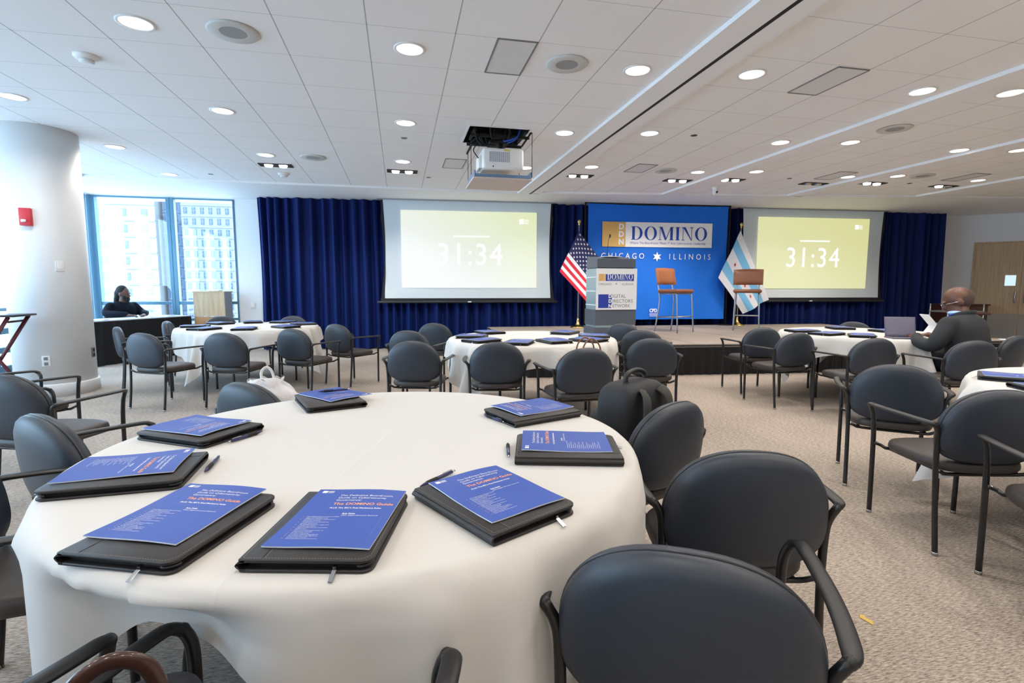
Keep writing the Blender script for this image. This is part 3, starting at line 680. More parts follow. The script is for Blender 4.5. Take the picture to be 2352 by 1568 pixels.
for k, ch in enumerate('DDN'): v, f = text_mesh(ch, .155, x=xb_(726), y=zt(384+77*k), bold=.008); L.add(v, f, T=TX)
L.obj('initials', m_wht, bn); L = MB()
v, f = text_mesh('CHICAGO', .165, x=xb_(553), y=zt(684), wid=.935, space=1.55); L.add(v, f, T=TX); L.obj('city_lettering', m_wht, bn); L = MB()
v, f = text_mesh('ILLINOIS', .165, x=xb_(1262), y=zt(687), wid=.93, space=1.75); L.add(v, f, T=TX); L.obj('state_lettering', m_wht, bn); L = MB()
v, f = text_mesh('CPD', .10, x=xb_(1068), y=zt(1240), wid=.17, bold=.003); L.add(v, f, T=TX)
for k in range(3): L.box((xb_(1110), -.035, zt(1256+13*k)), (.17, .002, .008))
L.obj('corner_mark', m_wht, bn); L = MB(); s_ = MB(); star_mesh(s_, 6, .105, .047, xb_(1132), zt(662)); L.add([(a[0], a[1], 0) for a in s_.v], s_.f, T=TX)
L.obj('white_star', m_wht, bn)

# podium with its sign
pd = thing('podium', 'grey podium with a white DOMINO sign on the stage', 'podium', (3.215, 7.42, SZ))
def pb(cz_, h, w_=.62, d_=.42, y=.21): return ((0, y, cz_), (w_, d_, h))
b = MB(); b.box(*pb(.105, .21, .68, .48, .22)); b.obj('base', m_pod, pd)
MB().box(*pb(.225, .03, .64, .44)).obj('base_band', m_glass2, pd)
MB().box(*pb(.36, .24, .66, .46, .22)).obj('lower_body', m_pod, pd)
MB().box(*pb(.80, .66, .58, .40, .22)).obj('core', m_pod, pd)
MB().box(*pb(1.175, .12, .62, .46, .22)).obj('top_block', m_pod, pd)
for s in (-1, 1):
    g = MB(); g.box((s*.305, .22, .79), (.03, .42, .62)); g.obj('side_panel', m_glass2, pd)
    g = MB()
    for z in (.55, .76, .97): g.box((s*.322, .22, z), (.006, .42, .012))
    g.obj('panel_seam', m_wht, pd)
tp = MB(); tp.prism([(-.01, 1.235), (.45, 1.235), (.45, 1.30), (-.01, 1.245)], -.30, .30, T=None, ax=0); tp.obj('reading_top', m_pod, pd)
MB().box((-.02, .18, 1.285), (.28, .20, .008), T=None).obj('paper', m_wht, pd)
gm = MB(); gm.tube(smooth_path([(-.03, .3, 1.28), (-.03, .28, 1.45), (-.05, .2, 1.55), (-.055, .15, 1.585)], 5), .004, 6); gm.obj('microphone_stem', m_black, pd)
MB().ell((-.055, .14, 1.60), (.013, .018, .028)).obj('microphone_head', m_black, pd)
sg = MB().box((0, -.024, .79), (.655, .012, .62)).obj('sign_board', m_wht, pd)
Sx = lambda p: (p-703)/634.; Sz = lambda p: .79-(p-999)/683.
TX = Matrix.Translation((0, -.0315, 0)) @ Matrix.Rotation(pi/2, 4, 'X')
def sbox(a, b, c, d, m, nm): MB().box(((Sx(a)+Sx(c))/2, -.0305, (Sz(b)+Sz(d))/2), (Sx(c)-Sx(a), .001, Sz(b)-Sz(d))).obj(nm, m, sg)
sbox(518, 843, 590, 915, m_gold, 'gold_block'); sbox(590, 845, 878, 916, m_navy, 'blue_block'); sbox(517, 1052, 655, 1193, m_navy, 'blue_square')
L = MB(); v, f = didone('DOMINO', .082, .41, Sx(606), Sz(900)); L.add(v, f, T=TX); L.box((Sx(735), -.0315, Sz(909)), (.40, .001, .003)); L.obj('title_lettering', m_wht, sg); L = MB(); L2 = MB()
for k, ch in enumerate('DDN'):
    v, f = text_mesh(ch, .072, x=Sx(620), y=Sz(1088+50*k), bold=.003); L.add(v, f, T=TX); v, f = text_mesh(ch, .03, x=Sx(568), y=Sz(864+24*k)); L2.add(v, f, T=TX)
L.obj('large_initials', m_wht, sg); L2.obj('small_initials', m_wht, sg)
L = MB()
for k, (tx, w_) in enumerate((('IGITAL', .21), ('IRECTORS', .325), ('ETWORK', .285))): v, f = text_mesh(tx, .072, x=Sx(665), y=Sz(1088+50*k), wid=w_); L.add(v, f, T=TX)
L.obj('network_lettering', m_grey, sg); L = MB(); v, f = text_mesh('CHICAGO', .045, x=Sx(518), y=Sz(957), wid=.205); L.add(v, f, T=TX); L.obj('city_lettering', m_grey, sg); L = MB(); v, f = text_mesh('ILLINOIS', .045, x=Sx(758), y=Sz(957), wid=.18); L.add(v, f, T=TX)
L.obj('state_lettering', m_grey, sg)
L = MB(); s_ = MB(); star_mesh(s_, 6, .016, .007, Sx(697), Sz(944)); L.add([(a[0], a[1], 0) for a in s_.v], s_.f, T=TX); L.obj('red_star', m_red, sg)

# flags
def flag(label, px_, py_, top, corners, rows_, colf, nu, nv, starf, yf):
    t = thing('flag_stand', label, 'flag', (px_, py_, SZ))
    MB().lathe([(.15, 0), (.155, .012), (.12, .03), (.06, .055), (.035, .09), (.025, .15), (.022, .2)], 28).obj('base', m_brass, t)
    MB().cyl((0, 0, .15), (0, 0, top-SZ-.05), .014, 12).obj('pole', m_alu, t)
    MB().lathe([(.012, 0), (.025, .02), (.012, .035), (.03, .055), (.036, .08), (.03, .10), (.008, .118)], 18, c=(0, 0, top-SZ-.1)).obj('finial', m_brass, t)
    O_, HB, FB, FT = [Vector((c[0]-px_, 0, c[1]-SZ)) for c in corners]
    def f(u_, v_, dy=0):
        p = O_.lerp(FT, u_).lerp(HB.lerp(FB, u_), v_)
        return (p.x, -.05+.035*sin((v_*2.2+u_*1.1)*4+1)*(.3+.7*u_)+yf*u_+dy, p.z)
    c = MB().grid(f, nu, nv, mif=colf).obj('flag_cloth', rows_, t)
    s_ = MB()
    for (a, b, n, R, r, ar) in starf:
        P = star_pts(n, R, r); s_.add([f(a, b, -.006)]+[f(a+p[0]*ar, b-p[1], -.006) for p in P], [(0, 1+k, 1+(k+1) % (2*n)) for k in range(2*n)])
    s_.obj('stars', m_fw if len(starf) > 10 else m_red, c)
    return t
us = []
for i in range(9):
    for j in range(6 if i % 2 == 0 else 5): us.append((.4*(j+(.5 if i % 2 == 0 else 1))/6, (7/13)*(i+.6)/9.2, 5, .027, .0115, .6))
flag('American flag with gold finial hanging on a stand left of the podium', 3.55, 10.08, 2.60, [(3.53, 2.39), (3.13, 1.585), (3.96, .70), (4.72, .95)],
     [m_red, m_fw, m_usblue], lambda i, j: 2 if (i < 16 and j < 14) else (j//2) % 2, 40, 26, us, -.05)
cf = [(u_, .5, 6, .05, .018, .75) for u_ in (.2, .4, .6, .8)]
flag('white and light blue city flag with red stars on a stand right of the banner', 7.13, 9.95, 2.62, [(7.09, 2.47), (6.60, 1.475), (7.2, .705), (7.77, 1.01)],
     [m_fw, m_sky], lambda i, j: 1 if (4 <= j < 9 or 15 <= j < 20) else 0, 36, 24, cf, -.08)

# bar stools on the stage
def stool(label, x, y, th):
    t = thing('bar_stool', label, 'stool', (x, y, SZ), th, 'brown leather bar stools on the stage')
    def se(u_, v_): a = 2*pi*u_; 
    s_ = MB(); s_.box((0, 0, .75), (.50, .44, .07), bev=.033, seg=4); s_.obj('seat', m_tan, t)
    def bk(u_, v_): x_ = -.268+.536*u_; return (x_, -.235-.03*cos((u_-.5)*pi)+.0-.06*(v_-.5), .87+.30*v_+.012*sin(pi*u_)*v_)
    b = MB(); b.grid(bk, 14, 10); b.grid(lambda u_, v_: (bk(u_, v_)[0], bk(u_, v_)[1]+.03*(1-abs(2*u_-1)**6)*(1-abs(2*v_-1)**6)+.004, bk(u_, v_)[2]), 14, 10); b.obj('backrest', m_tan, t)
    for sx in (-1, 1):
        MB().tube(smooth_path([(sx*.235, -.27, 0), (sx*.205, -.20, .5), (sx*.20, -.215, .72), (sx*.20, -.30, 1.1)], 5), .013, 10).obj('leg', m_alu, t)
        MB().tube(smooth_path([(sx*.225, .24, 0), (sx*.21, .20, .6), (sx*.205, .17, .70), (sx*.19, .10, .715)], 5), .013, 10).obj('leg', m_alu, t)
    f = MB()
    for a, b_ in (((-.22, .225, .29), (.22, .225, .29)), ((-.222, -.24, .27), (-.22, .225, .29)), ((.222, -.24, .27), (.22, .225, .29)), ((-.22, -.235, .27), (.22, -.235, .27)), ((-.2, -.2, .70), (-.2, .15, .70)), ((.2, -.2, .7), (.2, .15, .7))): f.cyl(a, b_, .011, 8)
    f.obj('footrest_frame', m_alu, t); return t
stool('brown leather bar stool turned sideways in the middle of the banner', 4.97, 8.75, radians(-158))
stool('brown leather bar stool facing the room in front of the city flag', 6.55, 8.86, radians(143))

# ================================================================ stacking arm chairs
def dshape(hw, z0, z1, n=56):
    """outline of the back pad: domed top, full sides, shallow curved bottom"""
    P = []; zc = z0+(z1-z0)*.38
    for k in range(n):
        a = 2*pi*k/n; c, s = cos(a), sin(a)
        ex = 2.3 if s >= 0 else 3.1
        r = lambda q: (abs(q)**(2/ex))*(1 if q >= 0 else -1)
        P.append((hw*r(c), zc+((z1-zc) if s >= 0 else (zc-z0))*r(s)))
    return P
def pad(rings, n):
    """rings: list of lists of n points; closes both ends with a centre point"""
    vs = [p for r in rings for p in r]; fs = []
    for i in range(len(rings)-1):
        for k in range(n): fs.append((i*n+k, i*n+(k+1) % n, (i+1)*n+(k+1) % n, (i+1)*n+k))
    fs.append(tuple(range(n-1, -1, -1))); fs.append(tuple((len(rings)-1)*n+k for k in range(n))); return vs, fs
def back_mesh():
    out = dshape(.238, .442, .80); n = len(out); zc = .60
    def pt_(p, s, off):
        x = p[0]*s; z = zc+(p[1]-zc)*s; tilt = -.205-.12*(z-.46)-.03*cos(x/.24*pi/2)+.0
        return (x, tilt+off, z)
    prof = [(.30, -.032), (.62, -.029), (.82, -.022), (.93, -.012), (.985, .002), (1.0, .014), (.992, .022), (.975, .0245), (.992, .027), (1.0, .036), (.985, .048), (.93, .058), (.80, .064), (.5, .068), (.2, .069)]
    rings = [[pt_(p, s, o) for p in out] for s, o in prof]
    m = MB(); v, f = pad(rings, n); m.add(v, f, 0, True)
    pp = MB(); ring = [pt_(p, .994, .0245) for p in out]; ring.append(ring[0]); ring.append(ring[1]); pp.tube(ring, .0042, 6, cap=False)
    return m, pp
def chair_proto():
    t = thing('conference_chair', '', 'chair')
    b, pp = back_mesh(); bo = b.obj('backrest', m_vinyl, t); pp.obj('piping', m_pipe, bo)
    # seat: rounded pad with a soft front edge
    n = 48; rings = []
    def so(k, s):
        a = 2*pi*k/n; c, q = cos(a), sin(a); r = lambda v_, e: (abs(v_)**(2/e))*(1 if v_ >= 0 else -1)
        return (.226*s*r(c, 3.2), .015+.238*s*r(q, 3.0))
    for s, z in ((.3, .388), (.9, .388), (.97, .393), (1.0, .405), (1.0, .418), (.985, .432), (.95, .441), (.85, .448), (.6, .452), (.25, .453)):
        rings.append([(so(k, s)[0], so(k, s)[1], z-(.012*(max(0, so(k, s)[1]-.12)/.13)**2)) for k in range(n)])
    m = MB(); v, f = pad(rings, n); m.add(v, f, 0, True); m.obj('seat', m_seat, t)
    for s in (-1, 1):
        rear = smooth_path([(s*.232, -.236, .0), (s*.232, -.214, .2), (s*.234, -.200, .40), (s*.238, -.200, .54), (s*.245, -.207, .59), (s*.258, -.212, .618), (s*.268, -.208, .628)], 4)
        lg = MB().tube(rear, .0125, 10).obj('leg', m_frame, t); MB().lathe([(.0135, 0), (.0135, .014), (.0125, .016)], 10, c=(s*.232, -.236, 0)).obj('foot_cap', m_steel, lg)
        elbow = MB().ell((s*.268, -.208, .628), (.0134, .0134, .0134)).ell((s*.258, .252, .612), (.0134, .0134, .0134))
        arm = smooth_path([(s*.2665, -.2085, .627), (s*.276, -.19, .632), (s*.284, -.10, .633), (s*.286, 0, .632), (s*.282, .12, .629), (s*.276, .205, .627), (s*.270, .235, .624), (s*.258, .252, .612)], 4)
        N = len(arm); fl = []
        for i in range(N):
            q = min(1, min(i, N-1-i)/5); fl.append((.0125+.006*q, .0125-.003*q))
        elbow.tube(arm, .0125, 16, flat=fl, up=(0, 0, 1)).obj('armrest', m_pad, t)
        fr_ = smooth_path([(s*.258, .252, .612), (s*.247, .256, .59), (s*.239, .253, .55), (s*.235, .247, .42), (s*.232, .244, 0)], 4)
        lg = MB().tube(fr_, .0125, 10).obj('leg', m_frame, t); MB().lathe([(.0135, 0), (.0135, .014), (.0125, .016)], 10, c=(s*.232, .244, 0)).obj('foot_cap', m_steel, lg)
    fb = MB()
    for y in (-.195, .235): fb.tube(smooth_path([(-.236, y, .405), (-.20, y, .392), (-.15, y*.9, .376), (.15, y*.9, .376), (.20, y, .392), (.236, y, .405)], 3), .009, 8)
    for s in (-1, 1): fb.cyl((s*.17, -.18, .378), (s*.17, .2, .378), .008, 8); fb.cyl((s*.236, -.2, .54), (s*.19, -.225, .545), .009, 8)
    fb.obj('seat_frame', m_frame, t)
    bl = MB()
    for s in (-1, 1):
        for y in (-.197, .238): bl.cyl((s*.216, y, .402), (s*.224, y, .402), .009, 8)
    bl.obj('bolts', m_steel, t)
    return t
CH = [ # x, y, rotation, label, group
 (-2.458, 6.132, -28.5, 'charcoal armchair at the left table, second from the column in front of it', 'L'),
 (-3.019, 6.998, -64.5, 'charcoal armchair seen edge-on at the left end of the left table', 'L'),
 (-1.702, 6.007, -17.8, 'charcoal armchair in front of the left table, behind the white plastic bag', 'L'),
 (-1.066, 6.394, -32.5, 'charcoal armchair in front of the left table, right of the white plastic bag', 'L'),
 (-.638, 7.065, -43.4, 'rightmost charcoal armchair of the left table, against the blue curtain', 'L'),
 (-2.88, 7.95, -80, 'charcoal armchair edge-on against the black draped table', 'L'),
 (-2.72, 8.85, 200, 'charcoal chair top just showing behind the left table by the lectern', 'L'),
 (-1.72, 8.75, 176, 'charcoal chair top just showing behind the left table by the curtain', 'L'),
 (.166, 4.784, -16.4, 'charcoal armchair at the front left of the middle table', 'M'),
 (.175, 5.909, -24.1, 'charcoal armchair at the left of the middle table, second in that line', 'M'),
 (.522, 7.028, -23.0, 'farthest charcoal armchair at the left of the middle table by the curtain', 'M'),
 (.839, 4.545, -9.6, 'charcoal armchair seen squarely from behind at the front centre of the middle table', 'M'),
 (1.385, 3.992, 1.9, 'charcoal armchair with the brown handled tote on its seat at the middle table', 'M'),
 (2.328, 4.594, -15.4, 'charcoal armchair at the right of the middle table, behind the backpack', 'M'),
 (2.723, 5.451, -33.2, 'charcoal armchair at the right of the middle table, below the podium corner', 'M'),
 (2.981, 6.414, -45.0, 'farthest charcoal armchair at the right of the middle table, touching the podium base', 'M'),
 (4.193, 5.542, -8.2, 'leftmost charcoal armchair of the right table, before the stage edge', 'R'),
 (4.025, 4.859, 1.6, 'second charcoal armchair from the left at the right table', 'R'),
 (4.32, 4.193, -5.7, 'charcoal armchair in front of the laptop at the right table', 'R'),
 (5.012, 3.83, -10.9, 'charcoal armchair in which the bald man sits', 'R'),
 (5.835, 4.133, 12.5, 'charcoal armchair seen edge-on right of the bald man', 'R'),
 (5.95, 5.75, 150, 'chair with brownish back just showing behind the laptop', 'R'),
 (3.096, 2.729, -39.7, 'large charcoal armchair with its whole back in view left of the near right table', 'F'),
 (2.738, 2.042, -14.0, 'charcoal armchair cut by the right edge beside the near right table', 'F'),
 (2.563, 1.372, -30.0, 'charcoal armchair of which only arm and front legs show at the right edge', 'F'),
 (.977, 2.098, 26.3, 'charcoal armchair with the black backpack on its seat at the near table', 'N'),
 (1.037, 1.495, -15.3, 'charcoal armchair right of the near table, second from the camera', 'N'),
 (.61, .996, -30.8, 'nearest charcoal armchair, its big back filling the lower right', 'N'),
 (-.259, .712, -19.7, 'charcoal armchair of which only two arm fronts rise at the bottom edge', 'N'),
 (-.89, .954, -32, 'charcoal armchair at the bottom left corner with one arm in view', 'N'),
 (-1.05, 1.75, -78, 'charcoal armchair at the left edge pushed under the near table', 'N'),
 (-1.13, 2.35, -41, 'charcoal armchair left of the near table with its back beside the padfolios', 'N'),
 (-.60, 2.90, -38, 'charcoal armchair holding the white plastic bag behind the near table', 'N'),
 (-2.012, 3.465, -17.7, 'large charcoal armchair at the left edge behind the near table', 'W'),
 (-2.635, 4.221, -35.2, 'charcoal armchair beside the foot of the white column', 'W'),
]
GR = {'L': 'armchairs around the left table', 'M': 'armchairs around the middle table', 'R': 'armchairs around the right table', 'F': 'armchairs by the near right table', 'N': 'armchairs around the near table', 'W': 'armchairs by the white column'}
proto = chair_proto()
for i, (x, y, r, lb, g) in enumerate(CH):
    if i == 0: proto.location = (x, y, 0); proto.rotation_euler = (0, 0, radians(r)); proto['label'] = lb; proto['group'] = GR[g]
    else: dup(proto, (x, y, 0), radians(r), lb, GR[g])

# ================================================================ round tables with square cloths
TR = .862; TZ = .738
def table_proto():
    t = thing('round_table', '', 'table')
    MB().lathe([(TR-.04, TZ-.03), (TR-.032, TZ-.028), (TR-.032, TZ-.006), (TR-.04, TZ-.003)], 64).obj('tabletop', m_brown, t)
    for s in (-1, 1):
        for q in (-1, 1):
            lg = MB().tube(smooth_path([(s*.42, q*.10, TZ-.03), (s*.45, q*.16, .5), (s*.47, q*.27, .32), (s*.48, q*.30, .2), (s*.48, q*.30, .0)], 5), .0135, 10).obj('leg', m_frame, t)
    b = MB()
    for s in (-1, 1): b.cyl((s*.42, -.12, TZ-.04), (s*.42, .12, TZ-.04), .012, 8); b.tube([(s*.455, -.19, .44), (s*.455, .19, .44)], .009, 8); b.tube([(s*.44, 0, .45), (s*.1, 0, TZ-.04)], .008, 8)
    b.obj('folding_brace', m_frame, t); return t
def cloth(cx, cy, rot, label, half=1.07, lift=None, seed=0, name='tablecloth', push=(), flare=1.0):
    rnd = random.Random(seed); ph = [rnd.uniform(0, 6.28) for _ in range(6)]
    NA = 288; rt = TR+.004; m = MB(); rows_ = []
    zt_ = TZ+.008
    for r in (.25, .5, .7, .8): rows_.append([(r*cos(2*pi*k/NA), r*sin(2*pi*k/NA), zt_) for k in range(NA)])
    def ext(a):
        a = (a+pi/4) % (pi/2)-pi/4; return half/cos(a)
    ND = 16
    for j in range(ND+1):
        row = []
        for k in range(NA):
            a = 2*pi*k/NA; E = ext(a); Ld = E-rt
            if lift:
                for la, lw, ll in lift:
                    d = (a+rot-la+pi) % (2*pi)-pi; wgt = math.exp(-(d/lw)**2); Ld = Ld*(1-wgt)+ll*wgt
            s_ = Ld*j/ND
            c4 = max(0, cos(4*(a-pi/4)))            # 1 at the four corners
            q = min(1, s_/.10)
            flo = .014*q+.10*flare*s_*(.55+.45*c4)
            am = s_*(.10+.20*c4**1.5)*(.45+.55*flare)
            fold = am*(cos(14*a+ph[0])*.5+.5*cos(22*a+ph[1]+2*c4))+.012*q*sin(9*a+ph[2])
            if c4 > .0: fold += s_*.20*(.3+.7*flare)*c4**6*cos(34*(a % (pi/2)-pi/4))
            rad = rt+flo+max(-.6*flo-.0, fold)
            for pa, pw, pr in push:
                d = (a+rot-pa+pi) % (2*pi)-pi; wgt = math.exp(-(d/pw)**4)*min(1, max(0, s_-.045)/.07)
                rad = rad*(1-wgt)+min(rad, pr)*wgt
            # rounded shoulder
            rs = .028
            if s_ < rs*1.57: th = s_/rs; z = zt_-rs*(1-cos(th)); rad = rt-rs+rs*sin(th)+0*fold+rs*.0
            else: z = zt_-rs-(s_-rs*1.57)*.985
            row.append((rad*cos(a), rad*sin(a), max(z, .012)))
        rows_.append(row)
    vs = [(0, 0, zt_)]+[p for r in rows_ for p in r]; fs = [(0, 1+k, 1+(k+1) % NA) for k in range(NA)]
    for i in range(len(rows_)-1):
        for k in range(NA): fs.append((1+i*NA+k, 1+(i+1)*NA+k, 1+(i+1)*NA+(k+1) % NA, 1+i*NA+(k+1) % NA))
    m.add(vs, fs, 0, True); o = m.obj(name, m_cloth, None, (cx, cy, 0), rot)
    sol = None
    return tag(o, label, 'tablecloth', 'ivory tablecloths')
NT = (-.093, 1.759); MTb = (1.33, 5.20); LT = (-1.97, 7.5); RT = (5.25, 5.02); FT_ = (3.85, 1.76)
tp_ = table_proto(); tp_.location = (*NT, 0); tp_.rotation_euler = (0, 0, 1.0); tp_['label'] = 'near round folding table under the ivory cloth with eight padfolios'; tp_['group'] = 'round folding tables'
for (x, y), r, lb in ((MTb, .2, 'round folding table in the middle under an ivory cloth'), (LT, .5, 'round folding table at the left near the curtain'), (RT, -.6, 'round folding table at the right where the man sits'), (FT_, .3, 'round folding table cut by the right edge')):
    dup(tp_, (x, y, 0), r, lb, 'round folding tables')
cloth(*NT, radians(-16.6), 'ivory cloth draped over the near round table', lift=[(radians(-120), .20, .17)], seed=1, push=((radians(-150), .42, .872), (radians(-119), .26, .765)), flare=.15)
cloth(*MTb, radians(-8), 'ivory cloth draped over the middle round table, corner hanging at its left', seed=2)
cloth(*LT, radians(20), 'ivory cloth draped over the far left round table', seed=3)
cloth(*RT, radians(35), 'ivory cloth draped over the right table under the laptop', seed=4)
cloth(*FT_, radians(10), 'ivory cloth on the table at the right edge of the view', seed=5)

# ================================================================ padfolios, booklets, pens
PW, PH, PT = .243, .316, .025
def wave(x, y): return .0035+.0045*(sin(x*22+.6)*.5+.5)*(abs(y)/.14)**1.6+.002*sin(y*18+x*9)
def folio_proto():
    t = thing('padfolio', '', 'padfolio')
    def cover(z, th, nm):
        n = 8; P = []
        for cx_, cy2, a0 in ((PW/2-.022, PH/2-.022, 0), (-PW/2+.004, PH/2-.004, pi/2), (-PW/2+.004, -PH/2+.004, pi), (PW/2-.022, -PH/2+.022, 3*pi/2)):
            rr = .022 if cx_ > 0 else .004
            for k in range(n+1): a = a0+pi/2*k/n; P.append((cx_+rr*cos(a), cy2+rr*sin(a)))
        m = MB(); N = len(P); ins = .0015
        def ring(o, z_): return [(p[0]*(1-o/(PW/2)), p[1]*(1-o/(PH/2)), z_) for p in P]
        v, f = pad([ring(ins, z), ring(0, z+ins), ring(0, z+th-ins), ring(ins, z+th)], N); m.add(v, f, 0, False); return sharp(m.obj(nm, m_leath, t), 50), P
    cover(0, .006, 'back_cover'); fc, P = cover(PT-.007, .007, 'front_cover')
    s = MB(); pr = [(-PW/2+.012, .003), (-PW/2+.003, .004), (-PW/2-.004, .009), (-PW/2-.006, PT/2), (-PW/2-.004, PT-.009), (-PW/2+.003, PT-.003), (-PW/2+.012, PT-.002), (-PW/2+.012, PT-.006), (-PW/2+.002, PT-.008), (-PW/2-.001, PT/2), (-PW/2+.002, .007), (-PW/2+.012, .006)]
    N = len(pr); s.add([(a, -PH/2, b) for a, b in pr]+[(a, PH/2, b) for a, b in pr], [(i, (i+1) % N, N+(i+1) % N, N+i) for i in range(N)]+[(0, 1, 10, 11), (1, 2, 9, 10), (2, 3, 8, 9), (3, 4, 7, 8) if 0 else (3, 4, 9), (4, 5, 8, 9) , (5, 6, 7, 8)]+[(N+11, N+10, N+1, N+0), (N+10, N+9, N+2, N+1), (N+9, N+3, N+2), (N+9, N+4, N+3), (N+9, N+8, N+5, N+4), (N+8, N+7, N+6, N+5)], 0, False)
    sharp(s.obj('spine', m_leath, t), 60)
    MB().box((.0, 0, PT/2-.0005), (PW-.028, PH-.028, PT-.012)).obj('inner_pages', m_black, t)
    z = MB(); q = [(p[0]*.962, p[1]*.97, PT/2) for p in P if p[0] > -.11 or True]; z.tube([q[k] for k in range(len(q)) if q[k][0] > -PW/2+.02], .0032, 5); z.obj('zipper', m_dark, t)
    zp = MB(); zp.box((0, -.014, 0), (.009, .026, .0018), bev=.0008, seg=1, T=Matrix.Translation((.055, -PH/2-.001, PT/2-.003)) @ Matrix.Rotation(radians(24), 4, 'X')); zp.box((0, .0, 0), (.006, .008, .004), T=Matrix.Translation((.055, -PH/2+.002, PT/2))); zp.obj('zipper_pull', m_steel, t)
    sm = MB(); path = [(p[0]*.945, p[1]*.958, 0) for p in P]; path.append(path[0])
    cum = 0; dash = .0034; on = True; rem = dash
    for a, b in zip(path, path[1:]):
        a = Vector(a); b = Vector(b); Ls = (b-a).length; d = 0
        if Ls < 1e-6: continue
        dr = (b-a)/Ls; nr = Vector((-dr.y, dr.x, 0))*.00045
        while d < Ls:
            e = min(Ls, d+rem)
            if on: p, q_ = a+dr*d, a+dr*e; zz = Vector((0, 0, PT+.0003)); sm.poly([p+nr+zz, p-nr+zz, q_-nr+zz, q_+nr+zz])
            rem -= e-d; d = e
            if rem <= 1e-7: on = not on; rem = dash if on else .0022
    k = -PH/2+.01
    while k < PH/2-.01: sm.poly([(-PW/2+.046, k, PT+.0003), (-PW/2+.0469, k, PT+.0003), (-PW/2+.0469, k+.0034, PT+.0003), (-PW/2+.046, k+.0034, PT+.0003)]); k += .0056
    sm.obj('stitching', m_stitch, t)
    MB().box((-PW/2+.0425, 0, PT+.0002), (.0012, PH-.012, .0006)).obj('seam_line', m_black, t)
    return t
BWd, BHt = .207, .272
def booklet_proto():
    t = thing('guide_booklet', '', 'booklet')
    def sh_(dz): return lambda u_, v_: ((u_-.5)*BWd, (v_-.5)*BHt, wave((u_-.5)*BWd, (v_-.5)*BHt)+dz)
    m = MB(); m.grid(sh_(.0012), 24, 24); m.grid(sh_(-.0012), 24, 24, flip=True)
    for e in range(4):
        pts = [(k/24, 0) if e == 0 else (1, k/24) if e == 1 else (1-k/24, 1) if e == 2 else (0, 1-k/24) for k in range(25)]
        for a, b in zip(pts, pts[1:]): m.poly([sh_(-.0012)(*a), sh_(-.0012)(*b), sh_(.0012)(*b), sh_(.0012)(*a)])
    pgs = m.obj('pages', m_page, t)
    MB().grid(sh_(.0016), 24, 24).obj('cover', m_blue, t)
    def put(mb, v, f): mb.add([(a, b, wave(a, b)+.0020) for a, b, _ in v], f)
    W = MB(); x0 = -BWd/2; y1 = BHt/2
    for k, l in enumerate(('The Definitive Boardroom', 'Guide on Cybersecurity', 'Governance:')):
        v, f = text_mesh(l, .0115, x=x0+.062, y=y1-.040-.0125*k); put(W, v, f)
    W.obj('headline', m_wht, t); W = MB()
    v, f = text_mesh("PLUS: The SEC's Final Disclosure Rules", .0072, x=x0+.062, y=y1-.102, bold=.0002); put(W, v, f)
    W.obj('subtitle', m_wht, t); W = MB()
    v, f = text_mesh('Bob Zukis', .0068, x=x0+.100, y=y1-.128, bold=.0002); put(W, v, f)
    v, f = text_mesh('CEO, Digital Directors Network', .0060, x=x0+.100, y=y1-.136); put(W, v, f)
    W.obj('author_line', m_wht, t); W = MB()
    lst = ['About Digital Directors Network (DDN)', 'About The DOMINO Guide', 'DOMINO is a Guide on Cybersecurity', 'Governance Controls', 'The Boardroom on Cybersecurity', 'Systemic Applications', 'The Qualified Director in Digital and', 'Cybersecurity Matters', 'Digital and Cybersecurity Committees', 'Systemic Risk', 'Cybersecurity Disclosure System of', 'Cybersecurity Oversight', 'The Board Reporting', 'The Board Understanding Reports', 'The Leaders Governing Digital and', 'Cybersecurity Programs', 'Improving Cybersecurity Governance']
    for k, l in enumerate(lst): v, f = text_mesh(l, .0041, x=x0+.030, y=y1-.142-.0061*k); put(W, v, f)
    W.obj('contents_list', m_wht, t); W = MB()
    # small corner logo and hairlines
    def rec(mb, a, b, c, d):
        n = max(1, int(abs(c-a)/.02)); 
        for i in range(n): xa, xb = a+(c-a)*i/n, a+(c-a)*(i+1)/n; mb.add([(xa, b, wave(xa, b)+.002), (xb, b, wave(xb, b)+.002), (xb, d, wave(xb, d)+.002), (xa, d, wave(xa, d)+.002)], [(0, 1, 2, 3)])
    rec(W, x0+.012, y1-.022, x0+.024, y1-.010)
    for k in range(3): rec(W, x0+.026, y1-.0135-.004*k, x0+.040, y1-.0115-.004*k)
    W.obj('corner_logo', m_wht, t)
    Hl = MB(); rec(Hl, x0+.054, y1-.108, x0+.165, y1-.1076); rec(Hl, x0+.0540, y1-.108, x0+.0544, y1-.02)
    for k in range(12): rec(Hl, x0+.19, y1-.15-.007*k, x0+.1904, y1-.143-.007*k)
    Hl.obj('hairlines', mat('pale blue print', srgb(110, 135, 215), .6), t)
    O_ = MB(); v, f = text_mesh('The DOMINO Guide', .0155, x=x0+.062, y=y1-.085, bold=.0003); put(O_, v, f); O_.obj('orange_title', m_org, t); O_ = MB()
    for k in (0, 2, 4, 6, 8, 10, 12, 13, 14, 16): v, f = text_mesh(str(k+2), .0041, x=x0+.021, y=y1-.142-.0061*k); put(O_, v, f)
    O_.obj('page_numbers', m_org, t)
    return t
